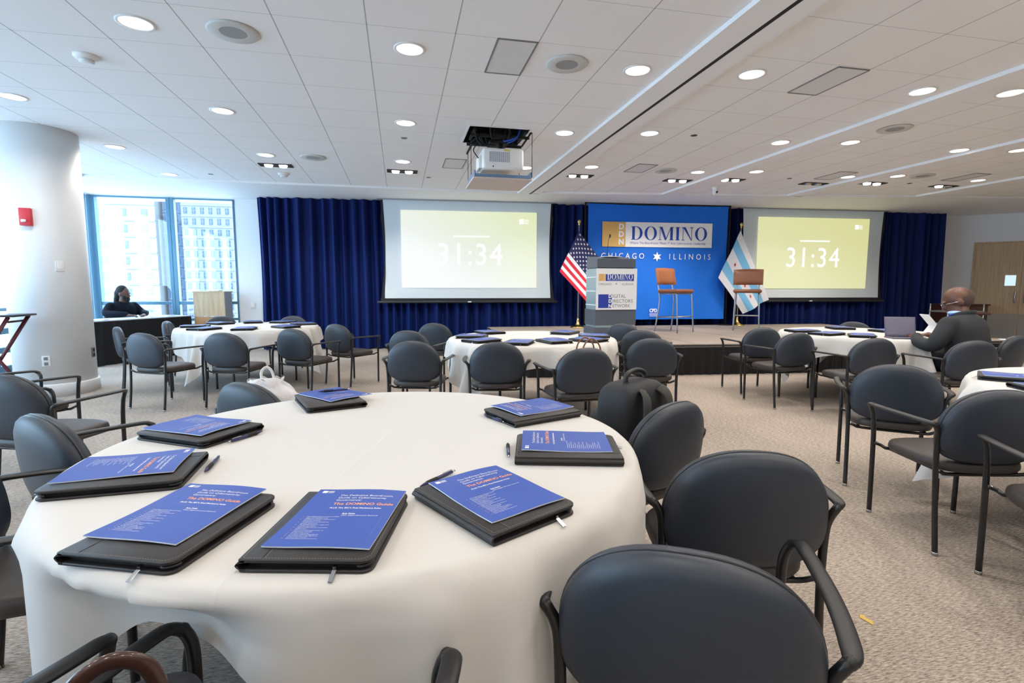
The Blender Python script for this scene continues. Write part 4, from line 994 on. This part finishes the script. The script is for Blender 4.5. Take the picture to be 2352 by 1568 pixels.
def pen_proto():
    t = thing('ballpoint_pen', '', 'pen')
    R = Matrix.Rotation(pi/2, 4, 'Y'); 
    MB().lathe([(.001, -.07), (.0035, -.058), (.0052, -.045), (.0055, 0), (.0052, .03), (.0045, .058)], 12, c=(0, 0, 0), T=Matrix.Translation((0, 0, .0056)) @ R).obj('barrel', mat('pen navy', srgb(40, 40, 90), .3), t)
    MB().lathe([(.0058, -.045), (.006, -.03), (.0057, -.005)], 12, T=Matrix.Translation((0, 0, .0056)) @ R, cap=False).obj('grip', m_black, t)
    MB().box((.038, 0, .0125), (.036, .003, .0015)).obj('clip', m_steel, t); MB().lathe([(.0028, .058), (.0028, .07)], 8, T=Matrix.Translation((0, 0, .0056)) @ R).obj('push_button', m_steel, t)
    return t
TT = TZ+.009
fp, bp, pp_ = folio_proto(), booklet_proto(), pen_proto()
near = [ # page x,y,rot ; folio x,y,rot ; where
 ((-.470, 1.215, -21.8), (-.462, 1.175, -21.4), 'second from the left along the near edge', 'nearest the left of the front'),
 ((-.130, 1.114, -15.0), (-.142, 1.100, -13.2), 'front and centre of the near table', 'front and centre'),
 ((.212, 1.184, 25.5), (.205, 1.165, 28.0), 'turned toward the right front of the near table', 'right front'),
 ((.505, 1.540, 75.3), (.500, 1.508, 75.4), 'at the right edge of the near table', 'right edge'),
 ((.522, 2.030, 114.5), (.508, 1.990, 111.0), 'at the back right of the near table', 'back right'),
 ((-.300, 2.455, -141.5), (-.318, 2.395, -160.5), 'at the far side of the near table', 'far side'),
 ((-.708, 1.995, -121.5), (-.692, 1.965, -122.0), 'at the back left of the near table', 'back left'),
 ((-.738, 1.575, -85.0), (-.722, 1.540, -86.5), 'at the left edge of the near table', 'left edge')]
first = True
for (bx_, by_, br), (fx, fy, frr), w1, w2 in near:
    if first:
        fp.location = (fx, fy, TT); fp.rotation_euler = (0, 0, radians(frr)); fp['label'] = 'black zip padfolio '+w1; fp['group'] = 'padfolios on the near table'
        bp.location = (bx_, by_, TT+PT-.001); bp.rotation_euler = (0, 0, radians(br)); bp['label'] = 'blue guide booklet on the padfolio '+w1; bp['group'] = 'booklets on the near table'; first = False
    else:
        dup(fp, (fx, fy, TT), radians(frr), 'black zip padfolio '+w1, 'padfolios on the near table')
        dup(bp, (bx_, by_, TT+PT-.001), radians(br), 'blue guide booklet on the padfolio '+w1, 'booklets on the near table')
pens = [((-.560, 1.832), (-.489, 1.940), 0, 'navy pen on the cloth beside the back left padfolio'), ((-.538, 1.540), (-.543, 1.672), 0, 'navy pen on the cloth beside the left edge padfolio'), ((.337, 1.629), (.312, 1.494), 0, 'navy pen standing off the right edge padfolio'),
        ((.321, 2.019), (.377, 1.895), 0, 'navy pen in front of the back right padfolio'), ((-.372, 2.47), (-.240, 2.50), 1, 'navy pen lying on the far side booklet'), ((-.468, 1.402), (-.366, 1.352), 0, 'pen peeking behind the second padfolio from the left'),
        ((-.16, 1.305), (-.05, 1.285), 0, 'pen peeking behind the front centre padfolio'), ((.06, 1.325), (.12, 1.385), 0, 'pen peeking behind the right front padfolio')]
for k, (a, b, up_, lb) in enumerate(pens):
    c_ = ((a[0]+b[0])/2, (a[1]+b[1])/2, TT+.0005+(PT+.0085 if up_ else 0)); r_ = atan2(b[1]-a[1], b[0]-a[0])
    if k == 0: pp_.location = c_; pp_.rotation_euler = (0, 0, r_+pi); pp_['label'] = lb; pp_['group'] = 'pens on the near table'
    else: dup(pp_, c_, r_, lb, 'pens on the near table')
far = [ # table key, x, y, with booklet
 (MTb, .72, 5.30, 'leftmost on the middle table'), (MTb, .76, 4.87, 'second from the left on the middle table'), (MTb, .97, 5.78, 'far left on the middle table'), (MTb, 1.06, 4.62, 'near centre left on the middle table'),
 (MTb, 1.42, 4.68, 'near centre right on the middle table'), (MTb, 1.80, 5.55, 'far right on the middle table'), (MTb, 1.98, 5.12, 'rightmost on the middle table'), (MTb, 1.78, 4.72, 'near right on the middle table'),
 (LT, -2.60, 7.42, 'leftmost on the left table'), (LT, -2.33, 6.92, 'near left on the left table'), (LT, -2.48, 7.95, 'far left on the left table'), (LT, -1.85, 6.83, 'near centre on the left table'),
 (LT, -2.10, 8.16, 'far centre left on the left table'), (LT, -1.66, 8.14, 'far centre right on the left table'), (LT, -1.42, 7.10, 'near right on the left table'), (LT, -1.32, 7.62, 'rightmost on the left table'),
 (RT, 4.50, 5.25, 'far left on the right table'), (RT, 4.36, 4.78, 'left side of the right table'), (RT, 4.56, 4.36, 'in front of the laptop on the right table'), (RT, 5.42, 5.52, 'far side of the right table'), (RT, 5.62, 5.05, 'beside the laptop at the far right table'),
 (FT_, 3.36, 2.22, 'on the far side of the table at the right edge'), (FT_, 3.10, 1.93, 'half hidden by a chair back at the right edge table')]
for (tx, ty), x, y, w_ in far:
    dx, dy = x-tx, y-ty; rr = hypot(dx, dy); k = min(1, .665/rr); x, y = tx+dx*k, ty+dy*k
    an = atan2(dy, dx)+pi/2+pi*0+random.uniform(-.25, .25)
    g = 'on the middle table' if (tx, ty) == MTb else 'on the left table' if (tx, ty) == LT else 'on the right table' if (tx, ty) == RT else 'on the right edge table'
    dup(fp, (x, y, TT), an, 'black padfolio '+w_, 'padfolios '+g, skip=('stitching', 'seam_line', 'zipper'))
    dup(bp, (x+random.uniform(-.012, .012), y+random.uniform(-.012, .012), TT+PT-.001), an+random.uniform(-.1, .1), 'blue booklet '+w_, 'booklets '+g)

# ================================================================ bags
bk = thing('backpack', 'black backpack standing on the chair seat behind the near table', 'backpack', (1.035, 2.17, .455), radians(30))
def soft(w_, d_, h, ex=4.5, taper=.06, n=40, rows_=22, base=0, bulge=.06):
    rings = []
    for j in range(rows_+1):
        v_ = j/rows_; s = (1-abs(2*v_-1)**7)**.45 if j not in (0, rows_) else .25; sc_ = s*(1-taper*max(0, v_-.3))
        rings.append([((w_/2)*sc_*(abs(cos(2*pi*k/n))**(2/ex))*(1 if cos(2*pi*k/n) >= 0 else -1), (d_/2)*sc_*(1+bulge*sin(pi*v_))*(abs(sin(2*pi*k/n))**(2/ex))*(1 if sin(2*pi*k/n) >= 0 else -1), base+h*v_) for k in range(n)])
    return pad(rings, n)
m = MB(); v, f = soft(.31, .19, .45); m.add(v, f, 0, True); m.obj('main_body', m_bag, bk)
m = MB(); v, f = soft(.27, .10, .27, base=.02); m.add([(a, b+.10, c) for a, b, c in v], f, 0, True); m.obj('front_pocket', m_bag, bk)
m = MB(); v, f = soft(.07, .12, .20, base=.03); m.add([(a-.165, b+.01, c) for a, b, c in v], f, 0, True); m.obj('side_pocket', m_bag, bk)
for s in (-1, 1):
    MB().tube(smooth_path([(s*.06, -.09, .41), (s*.075, -.125, .36), (s*.085, -.13, .22), (s*.09, -.115, .08)], 5), .02, 8, flat=[(.028, .007)]*16, up=(0, 1, 0)).obj('shoulder_strap', m_strap, bk)
MB().tube(smooth_path([(-.065, -.01, .435), (-.06, -.01, .475), (0, -.01, .495), (.06, -.01, .475), (.065, -.01, .435)], 5), .011, 8).obj('top_handle', m_dark, bk)
zz = MB(); zz.tube(smooth_path([(-.145, .03, .1), (-.14, .03, .33), (-.10, .03, .42), (0, .03, .437), (.10, .03, .42), (.14, .03, .33), (.145, .03, .1)], 6), .004, 6); zz.obj('zipper', m_dark, bk)
MB().box((-.21, .01, .19), (.012, .02, .03), bev=.003).obj('buckle', m_steel, bk)

bk.scale = (1.12, 1.05, .88)
wb = thing('plastic_bag', 'crumpled white plastic carrier bag on the chair behind the near table', 'bag', (-.705, 2.94, .448), .4); wb.scale = (1.22, 1.1, 1.08)
rb = random.Random(3); n = 44; rings = []
for j in range(15):
    v_ = j/14; sc_ = (1-abs(2*v_-.9)**4 if v_ < .95 else .35); sc_ = max(sc_, .3)**.5*(1.05-.35*v_)
    rings.append([(.17*sc_*cos(2*pi*k/n)*(1+.10*sin(5*2*pi*k/n+v_*7)+.05*sin(11*2*pi*k/n+v_*3)), .11*sc_*sin(2*pi*k/n)*(1+.16*sin(4*2*pi*k/n+2+v_*5)), (.30)*v_+.012*sin(7*2*pi*k/n+v_*9)*v_) for k in range(n)])
m = MB(); v, f = pad(rings, n); m.add(v, f, 0, True)
o = m.obj('bag_body', mat('thin white plastic', srgb(228, 228, 232), .35, bump=.9, bscale=14), wb)
for s, q in ((1, .0),):
    MB().tube(smooth_path([(-.012, q, .27), (-.018, q, .335), (.004, q, .362), (.026, q, .335), (.034, q, .27)], 5), .006, 8, flat=[(.006, .002)]*21, up=(0, 1, 0)).obj('handle', m_white, wb)

tb = thing('tote_bag', 'tan tote bag with brown loop handles on the middle table chair', 'bag', (1.47, 4.09, .455), .1)
m = MB(); v, f = soft(.36, .15, .25, ex=5, taper=-.1); m.add(v, f, 0, True); m.obj('bag_body', mat('tan canvas', srgb(176, 140, 112), .8), tb)
for q in (-.06, .06): MB().tube(smooth_path([(-.02, q, .22), (0.0, q, .33), (.07, q+.01, .385), (.14, q, .33), (.16, q, .22)], 6), .007, 8).obj('handle', m_tanl, tb)
hb = thing('shoulder_bag', 'glossy black bag with an arched brown leather handle at the bottom edge', 'bag', (-.425, .81, .455), radians(22))
m = MB(); v, f = soft(.24, .12, .20, ex=4); m.add(v, f, 0, True); m.obj('bag_body', m_bag, hb)
MB().tube(smooth_path([(-.055, 0, .16), (-.056, 0, .205), (-.038, 0, .245), (0, 0, .263), (.038, 0, .245), (.056, 0, .205), (.055, 0, .16)], 6), .011, 12, flat=[(.013, .007)]*37, up=(0, 1, 0)).obj('arched_handle', mat('glossy brown leather', srgb(70, 46, 40), .22, coat=.5), hb)

# ================================================================ left side furniture
# registration table with black drape
P0 = Vector((-4.72, 9.30)); P1 = Vector((-3.90, 10.95)); du = (P1-P0).normalized(); dn = Vector((-du.y, du.x)); Lt = (P1-P0).length
rt_ = thing('registration_table', 'long table behind the column with a pale top', 'table', (P0.x, P0.y, 0), atan2(du.y, du.x))
MB().box((Lt/2, .30, .715), (Lt, .58, .03)).obj('tabletop', mat('pale laminate', srgb(210, 222, 234), .5), rt_)
for x in (.1, Lt-.1):
    for y in (.08, .52): MB().cyl((x, y, 0), (x, y, .7), .015, 8).obj('leg', m_frame, rt_)
def drape(u_, v_):
    per = Lt+2*.58; d = u_*per; w_ = .012*sin(d*26)+.006*sin(d*61)
    if d < .58: return (-.012+w_, .58-d, .01+v_*.705)
    d -= .58
    if d < Lt: return (d, -.012+w_*(1.3-v_), .01+v_*.705)
    d -= Lt; return (Lt+.012-w_, d, .01+v_*.705)
dr = MB().grid(drape, 320, 3).obj('table_skirt', m_skirt, None, (P0.x, P0.y, 0), atan2(du.y, du.x)); tag(dr, 'black pleated skirt around the table by the window', 'table skirt')
def rp(s, t_, z=0): q = P0+du*s+dn*t_; return (q.x, q.y, z)
for k, (s, t_, w_, d_, h, m_, nm, lb, cat) in enumerate(((.25, .25, .30, .21, .012, m_wht, 'paper_stack', 'stack of white papers at the column end of the registration table', 'papers'), (.16, .42, .22, .16, .03, m_page, 'paper_stack', 'small white box of papers nearest the column on the table', 'papers'),
                         (1.25, .28, .25, .2, .008, m_wht, 'paper_stack', 'white name tags spread beside the lectern end of the table', 'papers'), (1.55, .22, .2, .15, .012, m_page, 'paper_stack', 'last small stack of papers next to the lectern', 'papers'))):
    x, y, z = rp(s, t_); mm = MB()
    for q in range(3): mm.box((.01*q, -.008*q, h*(q+.5)/3), (w_, d_, h/3-.0005), T=Matrix.Rotation(.1*q, 4, 'Z'))
    tag(mm.obj(nm, m_, None, (x, y, .732), .4*k), lb, cat, 'papers on the registration table')
# wooden lectern by the window
lc = thing('wooden_lectern', 'pale maple lectern standing in front of the window', 'lectern', (-3.58, 11.0, 0), radians(-6))
MB().box((0, 0, .94), (.56, .02, .46)).obj('front_panel', m_oak2, lc); MB().box((0, .005, .365), (.56, .02, .67)).obj('lower_panel', m_oak3, lc)
for s in (-1, 1): MB().prism([(.0, .02), (.36, .02), (.30, 1.17), (.0, 1.17)], s*.28-.01, s*.28+.01, ax=0).obj('side_panel', mat('lectern grey side', srgb(132, 138, 150), .5), lc)
MB().box((0, .17, 1.175), (.58, .38, .02), T=None).obj('top', m_oak2, lc)
MB().box((.06, .15, 1.20), (.20, .16, .03), bev=.01).obj('device', m_wht, lc)
MB().tube(smooth_path([(.20, .2, 1.18), (.24, .3, 1.0), (.25, .33, .8), (.27, .34, .6)], 5), .005, 6).obj('cable', m_black, lc)
# folding tray stand at the left edge
ty = thing('folding_tray_table', 'dark topped folding table with crossed mahogany legs at the left edge', 'table', (-4.24, 6.42, 0), .12)
MB().box((0, 0, .965), (.72, .45, .022), bev=.006).obj('tabletop', mat('dark table top', srgb(52, 46, 54), .35), ty)
for s in (-1, 1):
    y = s*.19
    MB().tube([(-.26, y, 0), (.30, y, .955)], .016, 8, flat=[(.011, .02)]*2, up=(0, 0, 1)).obj('leg', m_mah, ty); MB().tube([(.30, y-s*.025, 0), (-.26, y-s*.025, .955)], .016, 8, flat=[(.011, .02)]*2, up=(0, 0, 1)).obj('leg', m_mah, ty)
for x, z in ((-.2, .1), (.24, .1), (.26, .9), (-.22, .9)): MB().cyl((x, -.19, z), (x, .19, z), .011, 8).obj('crossbar', m_mah, ty)
# right rear side furniture
cs = thing('side_console', 'low dark walnut console against the wall behind the bald man', 'cabinet', (12.6, 9.55, 0), radians(-6))
MB().box((0, 0, .62), (.95, .5, .50)).obj('cabinet_body', m_brown, cs); MB().box((0, 0, .885), (1.0, .55, .03)).obj('top', m_brown, cs)
for sx in (-1, 1):
    for sy in (-1, 1): MB().cyl((sx*.42, sy*.2, 0), (sx*.42, sy*.2, .37), .02, 8).obj('leg', m_black, cs)
for k in (-1, 1): MB().box((k*.235, -.256, .62), (.44, .012, .44), bev=.004).obj('cabinet_door', m_brown, cs)
ct = thing('equipment_cart', 'grey equipment cart beside the dark console by the curtain end', 'cart', (10.9, 8.3, 0), radians(-10))
for z in (.12, .55, .80): MB().box((0, 0, z), (.75, .45, .025)).obj('shelf', mat('cart grey', srgb(120, 118, 122), .5), ct)
for sx in (-1, 1):
    for sy in (-1, 1): MB().cyl((sx*.36, sy*.21, .05), (sx*.36, sy*.21, .95), .012, 8).obj('post', m_alu, ct); MB().lathe([(.01, -.02), (.03, -.02), (.03, .02), (.01, .02)], 12, T=Matrix.Translation((sx*.36, sy*.21, .03)) @ Matrix.Rotation(pi/2, 4, 'X')).obj('wheel', m_black, ct)
ov = thing('oval_side_table', 'dark oval table top seen behind the bald man shoulder', 'table', (10.0, 7.35, 0)); ov.scale = (.66, .66, 1)
MB().lathe([(.5, .79), (.52, .80), (.52, .82), (.5, .83)], 40, T=Matrix.Diagonal((1, .6, 1, 1))).obj('tabletop', m_brown, ov); MB().cyl((0, 0, 0), (0, 0, .8), .035, 12).obj('pedestal', m_black, ov); MB().lathe([(.25, 0), (.25, .02), (.04, .05)], 24).obj('base', m_black, ov)
# laptop and folded card on the right table
lp = thing('laptop', 'open grey laptop on the right table in front of the bald man', 'laptop', (5.05, 4.33, TT), radians(-24)); lp.scale = (.82, .82, .88)
MB().box((0, 0, .009), (.35, .24, .016), bev=.004).obj('keyboard_base', m_lap, lp)
MB().box((0, 0, 0), (.35, .008, .235), bev=.003, T=Matrix.Translation((0, .125, .13)) @ Matrix.Rotation(radians(-14), 4, 'X')).obj('lid', m_lap, lp)
MB().box((0, -.006, 0), (.32, .002, .2), T=Matrix.Translation((0, .125, .13)) @ Matrix.Rotation(radians(-14), 4, 'X')).obj('display', mat('idle laptop display', srgb(112, 108, 128), .3), lp)
MB().box((0, .02, .0175), (.30, .11, .001)).obj('keys', m_black, lp)
cdd = MB(); cdd.prism([(-.0, 0), (.085, .115), (-.03, .235), (-.033, .232), (.08, .115), (-.004, .003)], -.06, .06, ax=1)
tag(cdd.obj('folded_card', m_wht, None, (5.52, 4.50, TT), radians(-10)), 'white folded paper bent like a chevron beside the laptop', 'paper')
# yellow scrap on the carpet
tag(MB().prism([(0, 0), (.03, .005), (.035, .03), (.05, .035), (.045, .05), (.02, .045), (.012, .02)], .001, .003).obj('paper_scrap', mat('pale yellow scrap', srgb(200, 170, 90), .8), None, (1.71, 1.50, 0), .6), 'tiny yellow scrap lying on the carpet at right', 'scrap')

# ================================================================ people
def remesh(mb, name, m, parent, vox=.012, sm=6):
    me = mb.mesh(name, m); o = bpy.data.objects.new(name, me); COL.objects.link(o)
    r = o.modifiers.new('r', 'REMESH'); r.mode = 'VOXEL'; r.voxel_size = vox; r.use_smooth_shade = True
    s = o.modifiers.new('s', 'SMOOTH'); s.factor = .5; s.iterations = sm
    bpy.context.view_layer.update(); dg = bpy.context.evaluated_depsgraph_get(); me2 = bpy.data.meshes.new_from_object(o.evaluated_get(dg))
    bpy.data.objects.remove(o); me2.name = name
    o = bpy.data.objects.new(name, me2); COL.objects.link(o); me2.materials.clear(); me2.materials.append(m)
    for p in me2.polygons: p.use_smooth = True
    o.parent = parent; return o
def lerpv(a, b, t_): return Vector(a).lerp(Vector(b), t_)
def limb(mb, pts, rad): 
    P = smooth_path(pts, 4); n = len(P); R_ = []
    for i in range(n):
        q = i/(n-1)*(len(rad)-1); k = min(int(q), len(rad)-2); R_.append(rad[k]+(rad[k+1]-rad[k])*(q-k))
    mb.tube(P, R_, 14)
    mb.ell(P[0], (R_[0],)*3); mb.ell(P[-1], (R_[-1],)*3)
def head(mb, T, s=1.0, nose=True):
    mb.ell((0, -.01*s, .04*s), (.076*s, .098*s, .10*s), T=T); mb.ell((0, .02*s, -.035*s), (.06*s, .072*s, .075*s), T=T); mb.ell((0, .055*s, -.085*s), (.032*s, .03*s, .028*s), T=T)
    mb.ell((0, .098*s, -.012*s), (.013*s, .022*s, .026*s), T=T); mb.ell((0, .088*s, .035*s), (.055*s, .016*s, .012*s), T=T)
    mb.ell((0, .085*s, -.052*s), (.026*s, .014*s, .012*s), T=T)
    for q in (-1, 1): mb.ell((q*.078*s, -.008*s, -.0*s), (.012*s, .022*s, .034*s), T=T)
def hand(mb, T, curl=.35):
    """palm at origin, fingers along +y, thumb on +x side"""
    mb.ell((0, .03, 0), (.04, .052, .016), T=T)
    for k, (x, L_) in enumerate(((.028, .068), (.010, .078), (-.009, .072), (-.027, .056))):
        p = [(x*.9, .06, 0), (x, .06+L_*.45, .004), (x*1.05, .06+L_*.8, -.02*curl*3), (x*1.05, .06+L_*.92, -.038*curl*3)]
        mb.tube([T @ Vector(q) for q in smooth_path(p, 3)], .0085, 8); mb.ell(T @ Vector(p[-1]), (.0085,)*3)
    p = [(.028, .01, 0), (.052, .035, -.005), (.062, .062, -.012)]; mb.tube([T @ Vector(q) for q in smooth_path(p, 3)], .0105, 8); mb.ell(T @ Vector(p[-1]), (.0105,)*3)

# --- bald man, right table (local: +y is where he faces, origin on floor under the seat)
mR = thing('person', 'bald person in charcoal suit with blue lanyard seated at the laptop', 'person', (5.35, 3.93, 0), radians(12)); mR.scale = (1.1, 1.1, .985)
HT = Matrix.Translation((.03, .115, 1.135)) @ Matrix.Rotation(radians(28), 4, 'Z') @ Matrix.Rotation(radians(-24), 4, 'X')
b = MB(); head(b, HT, 1.12)
limb(b, [(0, .05, .93), (.01, .07, 1.0), (.025, .10, 1.08)], [.07, .062, .06])
limb(b, [(0, .0, .55), (0, .02, .75), (0, .07, .93)], [.12, .12, .09])
LH = Matrix.Translation((-.07, .44, .785)) @ Matrix.Rotation(radians(-25), 4, 'Z') @ Matrix.Rotation(radians(-8), 4, 'X')
RH = Matrix.Translation((.20, .42, .785)) @ Matrix.Rotation(radians(25), 4, 'Z') @ Matrix.Rotation(radians(-8), 4, 'X') @ Matrix.Diagonal((-1, 1, 1, 1))
hand(b, LH); hand(b, RH)
for s, hp in ((-1, (-.07, .44, .785)), (1, (.20, .42, .785))):
    limb(b, [(s*.19, .06, .90), (s*.27, .10, .74), (s*.24, .26, .73), hp], [.05, .042, .034, .026])
    limb(b, [(s*.09, .0, .52), (s*.12, .25, .54), (s*.14, .42, .52), (s*.14, .44, .3), (s*.14, .42, .08)], [.08, .075, .055, .05, .04]); 
remesh(b, 'body', m_skin, mR, .009, 5)
j = MB()
j.tube([(0, 0, .46), (0, 0, .55), (0, .005, .68), (0, .02, .80), (0, .035, .89), (0, .045, .95), (0, .05, .99), (0, .055, 1.03)], 1, 20, flat=[(.20, .15), (.205, .152), (.205, .148), (.215, .145), (.23, .138), (.215, .12), (.16, .10), (.09, .07)], up=(0, 1, 0)); j.ell((0, .05, 1.0), (.12, .085, .04))
for s, hp in ((-1, (-.125, .345, .785)), (1, (.21, .36, .785))):
    limb(j, [(s*.19, .065, .93), (s*.265, .09, .80), (s*.28, .14, .72), (s*.24, .27, .745), hp], [.082, .075, .068, .056, .042])
remesh(j, 'suit_jacket', m_suitg, mR, .012, 5)
tz = MB()
for s in (-1, 1): limb(tz, [(s*.09, -.02, .53), (s*.12, .25, .545), (s*.14, .42, .53), (s*.14, .45, .42), (s*.14, .43, .09)], [.10, .095, .075, .068, .06])
tz.ell((0, -.02, .53), (.19, .14, .09)); remesh(tz, 'trousers', m_suit, mR, .014, 5)
for s in (-1, 1): MB().box((s*.14, .46, .04), (.09, .25, .075), bev=.03, seg=3).obj('shoe', m_black, mR)
hr = MB(); S_ = 1.12
for k in range(1): hr.grid(lambda u_, v_: HT @ Vector((.0795*S_*sin(pi*(.46+.10*cos(2*pi*u_)*(1-v_)+.32*v_))*cos(pi*(.93+1.14*u_)), -.01*S_+.1012*S_*sin(pi*(.46+.10*cos(2*pi*u_)*(1-v_)+.32*v_))*sin(pi*(.93+1.14*u_)), .04*S_+.103*S_*cos(pi*(.46+.10*cos(2*pi*u_)*(1-v_)+.32*v_)))), 30, 10)
hr.obj('cropped_hair', m_hairg, mR)
g = MB()
for s in (-1, 1):
    ring = [HT @ Vector((s*.036*S_+.024*S_*cos(2*pi*k/16), .108*S_, .012*S_+.018*S_*sin(2*pi*k/16))) for k in range(18)]; g.tube(ring, .0018, 5, cap=False)
    g.tube([HT @ Vector((s*.06*S_, .107*S_, .02*S_)), HT @ Vector((s*.084*S_, .05*S_, .018*S_)), HT @ Vector((s*.088*S_, -.01*S_, .012*S_))], .0018, 5)
g.obj('glasses', m_steel, mR)
ln_ = MB(); ln_.tube(smooth_path([(-.075, .185, .94), (-.10, .10, 1.02), (-.07, .02, 1.052), (0, .0, 1.06), (.07, .02, 1.052), (.10, .10, 1.015), (.06, .185, .935)], 5), .009, 8, flat=[(.010, .004)]*31, up=(0, 0, 1)); ln_.obj('lanyard', m_lany, mR)
cl_ = MB(); cl_.tube(smooth_path([(-.06, .165, .93), (-.095, .10, 1.0), (-.08, .02, 1.035), (0, -.015, 1.045), (.08, .02, 1.035), (.095, .10, 1.0), (.06, .165, .93)], 5), .02, 10, flat=[(.012, .026)]*31, up=(0, 0, 1)); cl_.obj('jacket_collar', m_suitg, mR)
sh_ = MB(); sh_.ell((-.01, .10, 1.035), (.072, .072, .025)); sh_.obj('shirt_collar', mat('pale blue shirt', srgb(170, 205, 240), .7), mR)

# --- bearded person at the registration table
mL = thing('person', 'bearded person in dark suit with long tied hair seated by the window', 'person', (-4.93, 10.72, 0), radians(-128))
HL = Matrix.Translation((0, .06, 1.13)) @ Matrix.Rotation(radians(30), 4, 'Z') @ Matrix.Rotation(radians(-8), 4, 'X')
b = MB(); head(b, HL, 1.05); limb(b, [(0, .0, .90), (0, .02, .98), (0, .04, 1.07)], [.08, .065, .06]); limb(b, [(0, -.02, .5), (0, 0, .7), (0, 0, .9)], [.14, .14, .1])
for s in (-1, 1):
    hp = (s*.12, .42, .765)
    hand(b, Matrix.Translation(hp) @ Matrix.Rotation(radians(s*40), 4, 'Z') @ Matrix.Diagonal((-s, 1, 1, 1)))
    limb(b, [(s*.19, .0, .90), (s*.28, .06, .78), (s*.24, .26, .775), hp], [.05, .045, .036, .028])
    limb(b, [(s*.1, -.02, .5), (s*.12, .2, .52), (s*.14, .36, .5), (s*.14, .38, .3), (s*.14, .36, .08)], [.08, .075, .055, .05, .04])
remesh(b, 'body', m_skin2, mL, .011, 5)
j = MB()
j.tube([(0, 0, .46), (0, 0, .6), (0, 0, .72), (0, 0, .84), (0, 0, .92), (0, 0, .97), (0, 0, 1.01)], 1, 20, flat=[(.20, .15), (.205, .15), (.215, .145), (.235, .14), (.225, .125), (.17, .10), (.09, .07)], up=(0, 1, 0))
for s in (-1, 1): limb(j, [(s*.19, .0, .91), (s*.25, .02, .84), (s*.29, .08, .79), (s*.24, .26, .79), (s*.15, .38, .785)], [.085, .078, .068, .056, .045])
remesh(j, 'suit_jacket', m_suit, mL, .013, 5)
tz = MB(); tz.ell((0, -.02, .5), (.19, .14, .08))
for s in (-1, 1): limb(tz, [(s*.1, -.02, .5), (s*.12, .2, .52), (s*.14, .36, .5), (s*.14, .39, .3), (s*.14, .37, .09)], [.1, .09, .072, .066, .058])
remesh(tz, 'trousers', m_suit, mL, .015, 4)
for s in (-1, 1): MB().box((s*.14, .42, .04), (.09, .25, .075), bev=.03, seg=3).obj('shoe', m_black, mL)
h = MB(); h.ell((0, -.03, .06), (.088, .10, .105), T=HL); h.ell((0, -.09, .0), (.07, .06, .10), T=HL); h.ell((0, -.11, -.1), (.05, .045, .12), T=HL); remesh(h, 'hair', m_hair, mL, .012, 3)
h = MB(); h.ell((0, .075, -.075), (.052, .036, .055), T=HL); h.ell((0, .07, -.115), (.035, .028, .04), T=HL)
for s in (-1, 1): h.ell((s*.055, .04, -.05), (.02, .035, .045), T=HL)
remesh(h, 'beard', m_hair, mL, .01, 3)
# his stool-like chair (hidden behind the skirt) 
dup(proto, (-4.93+.0, 10.72, 0), radians(-128), 'charcoal chair under the bearded person by the window', None)
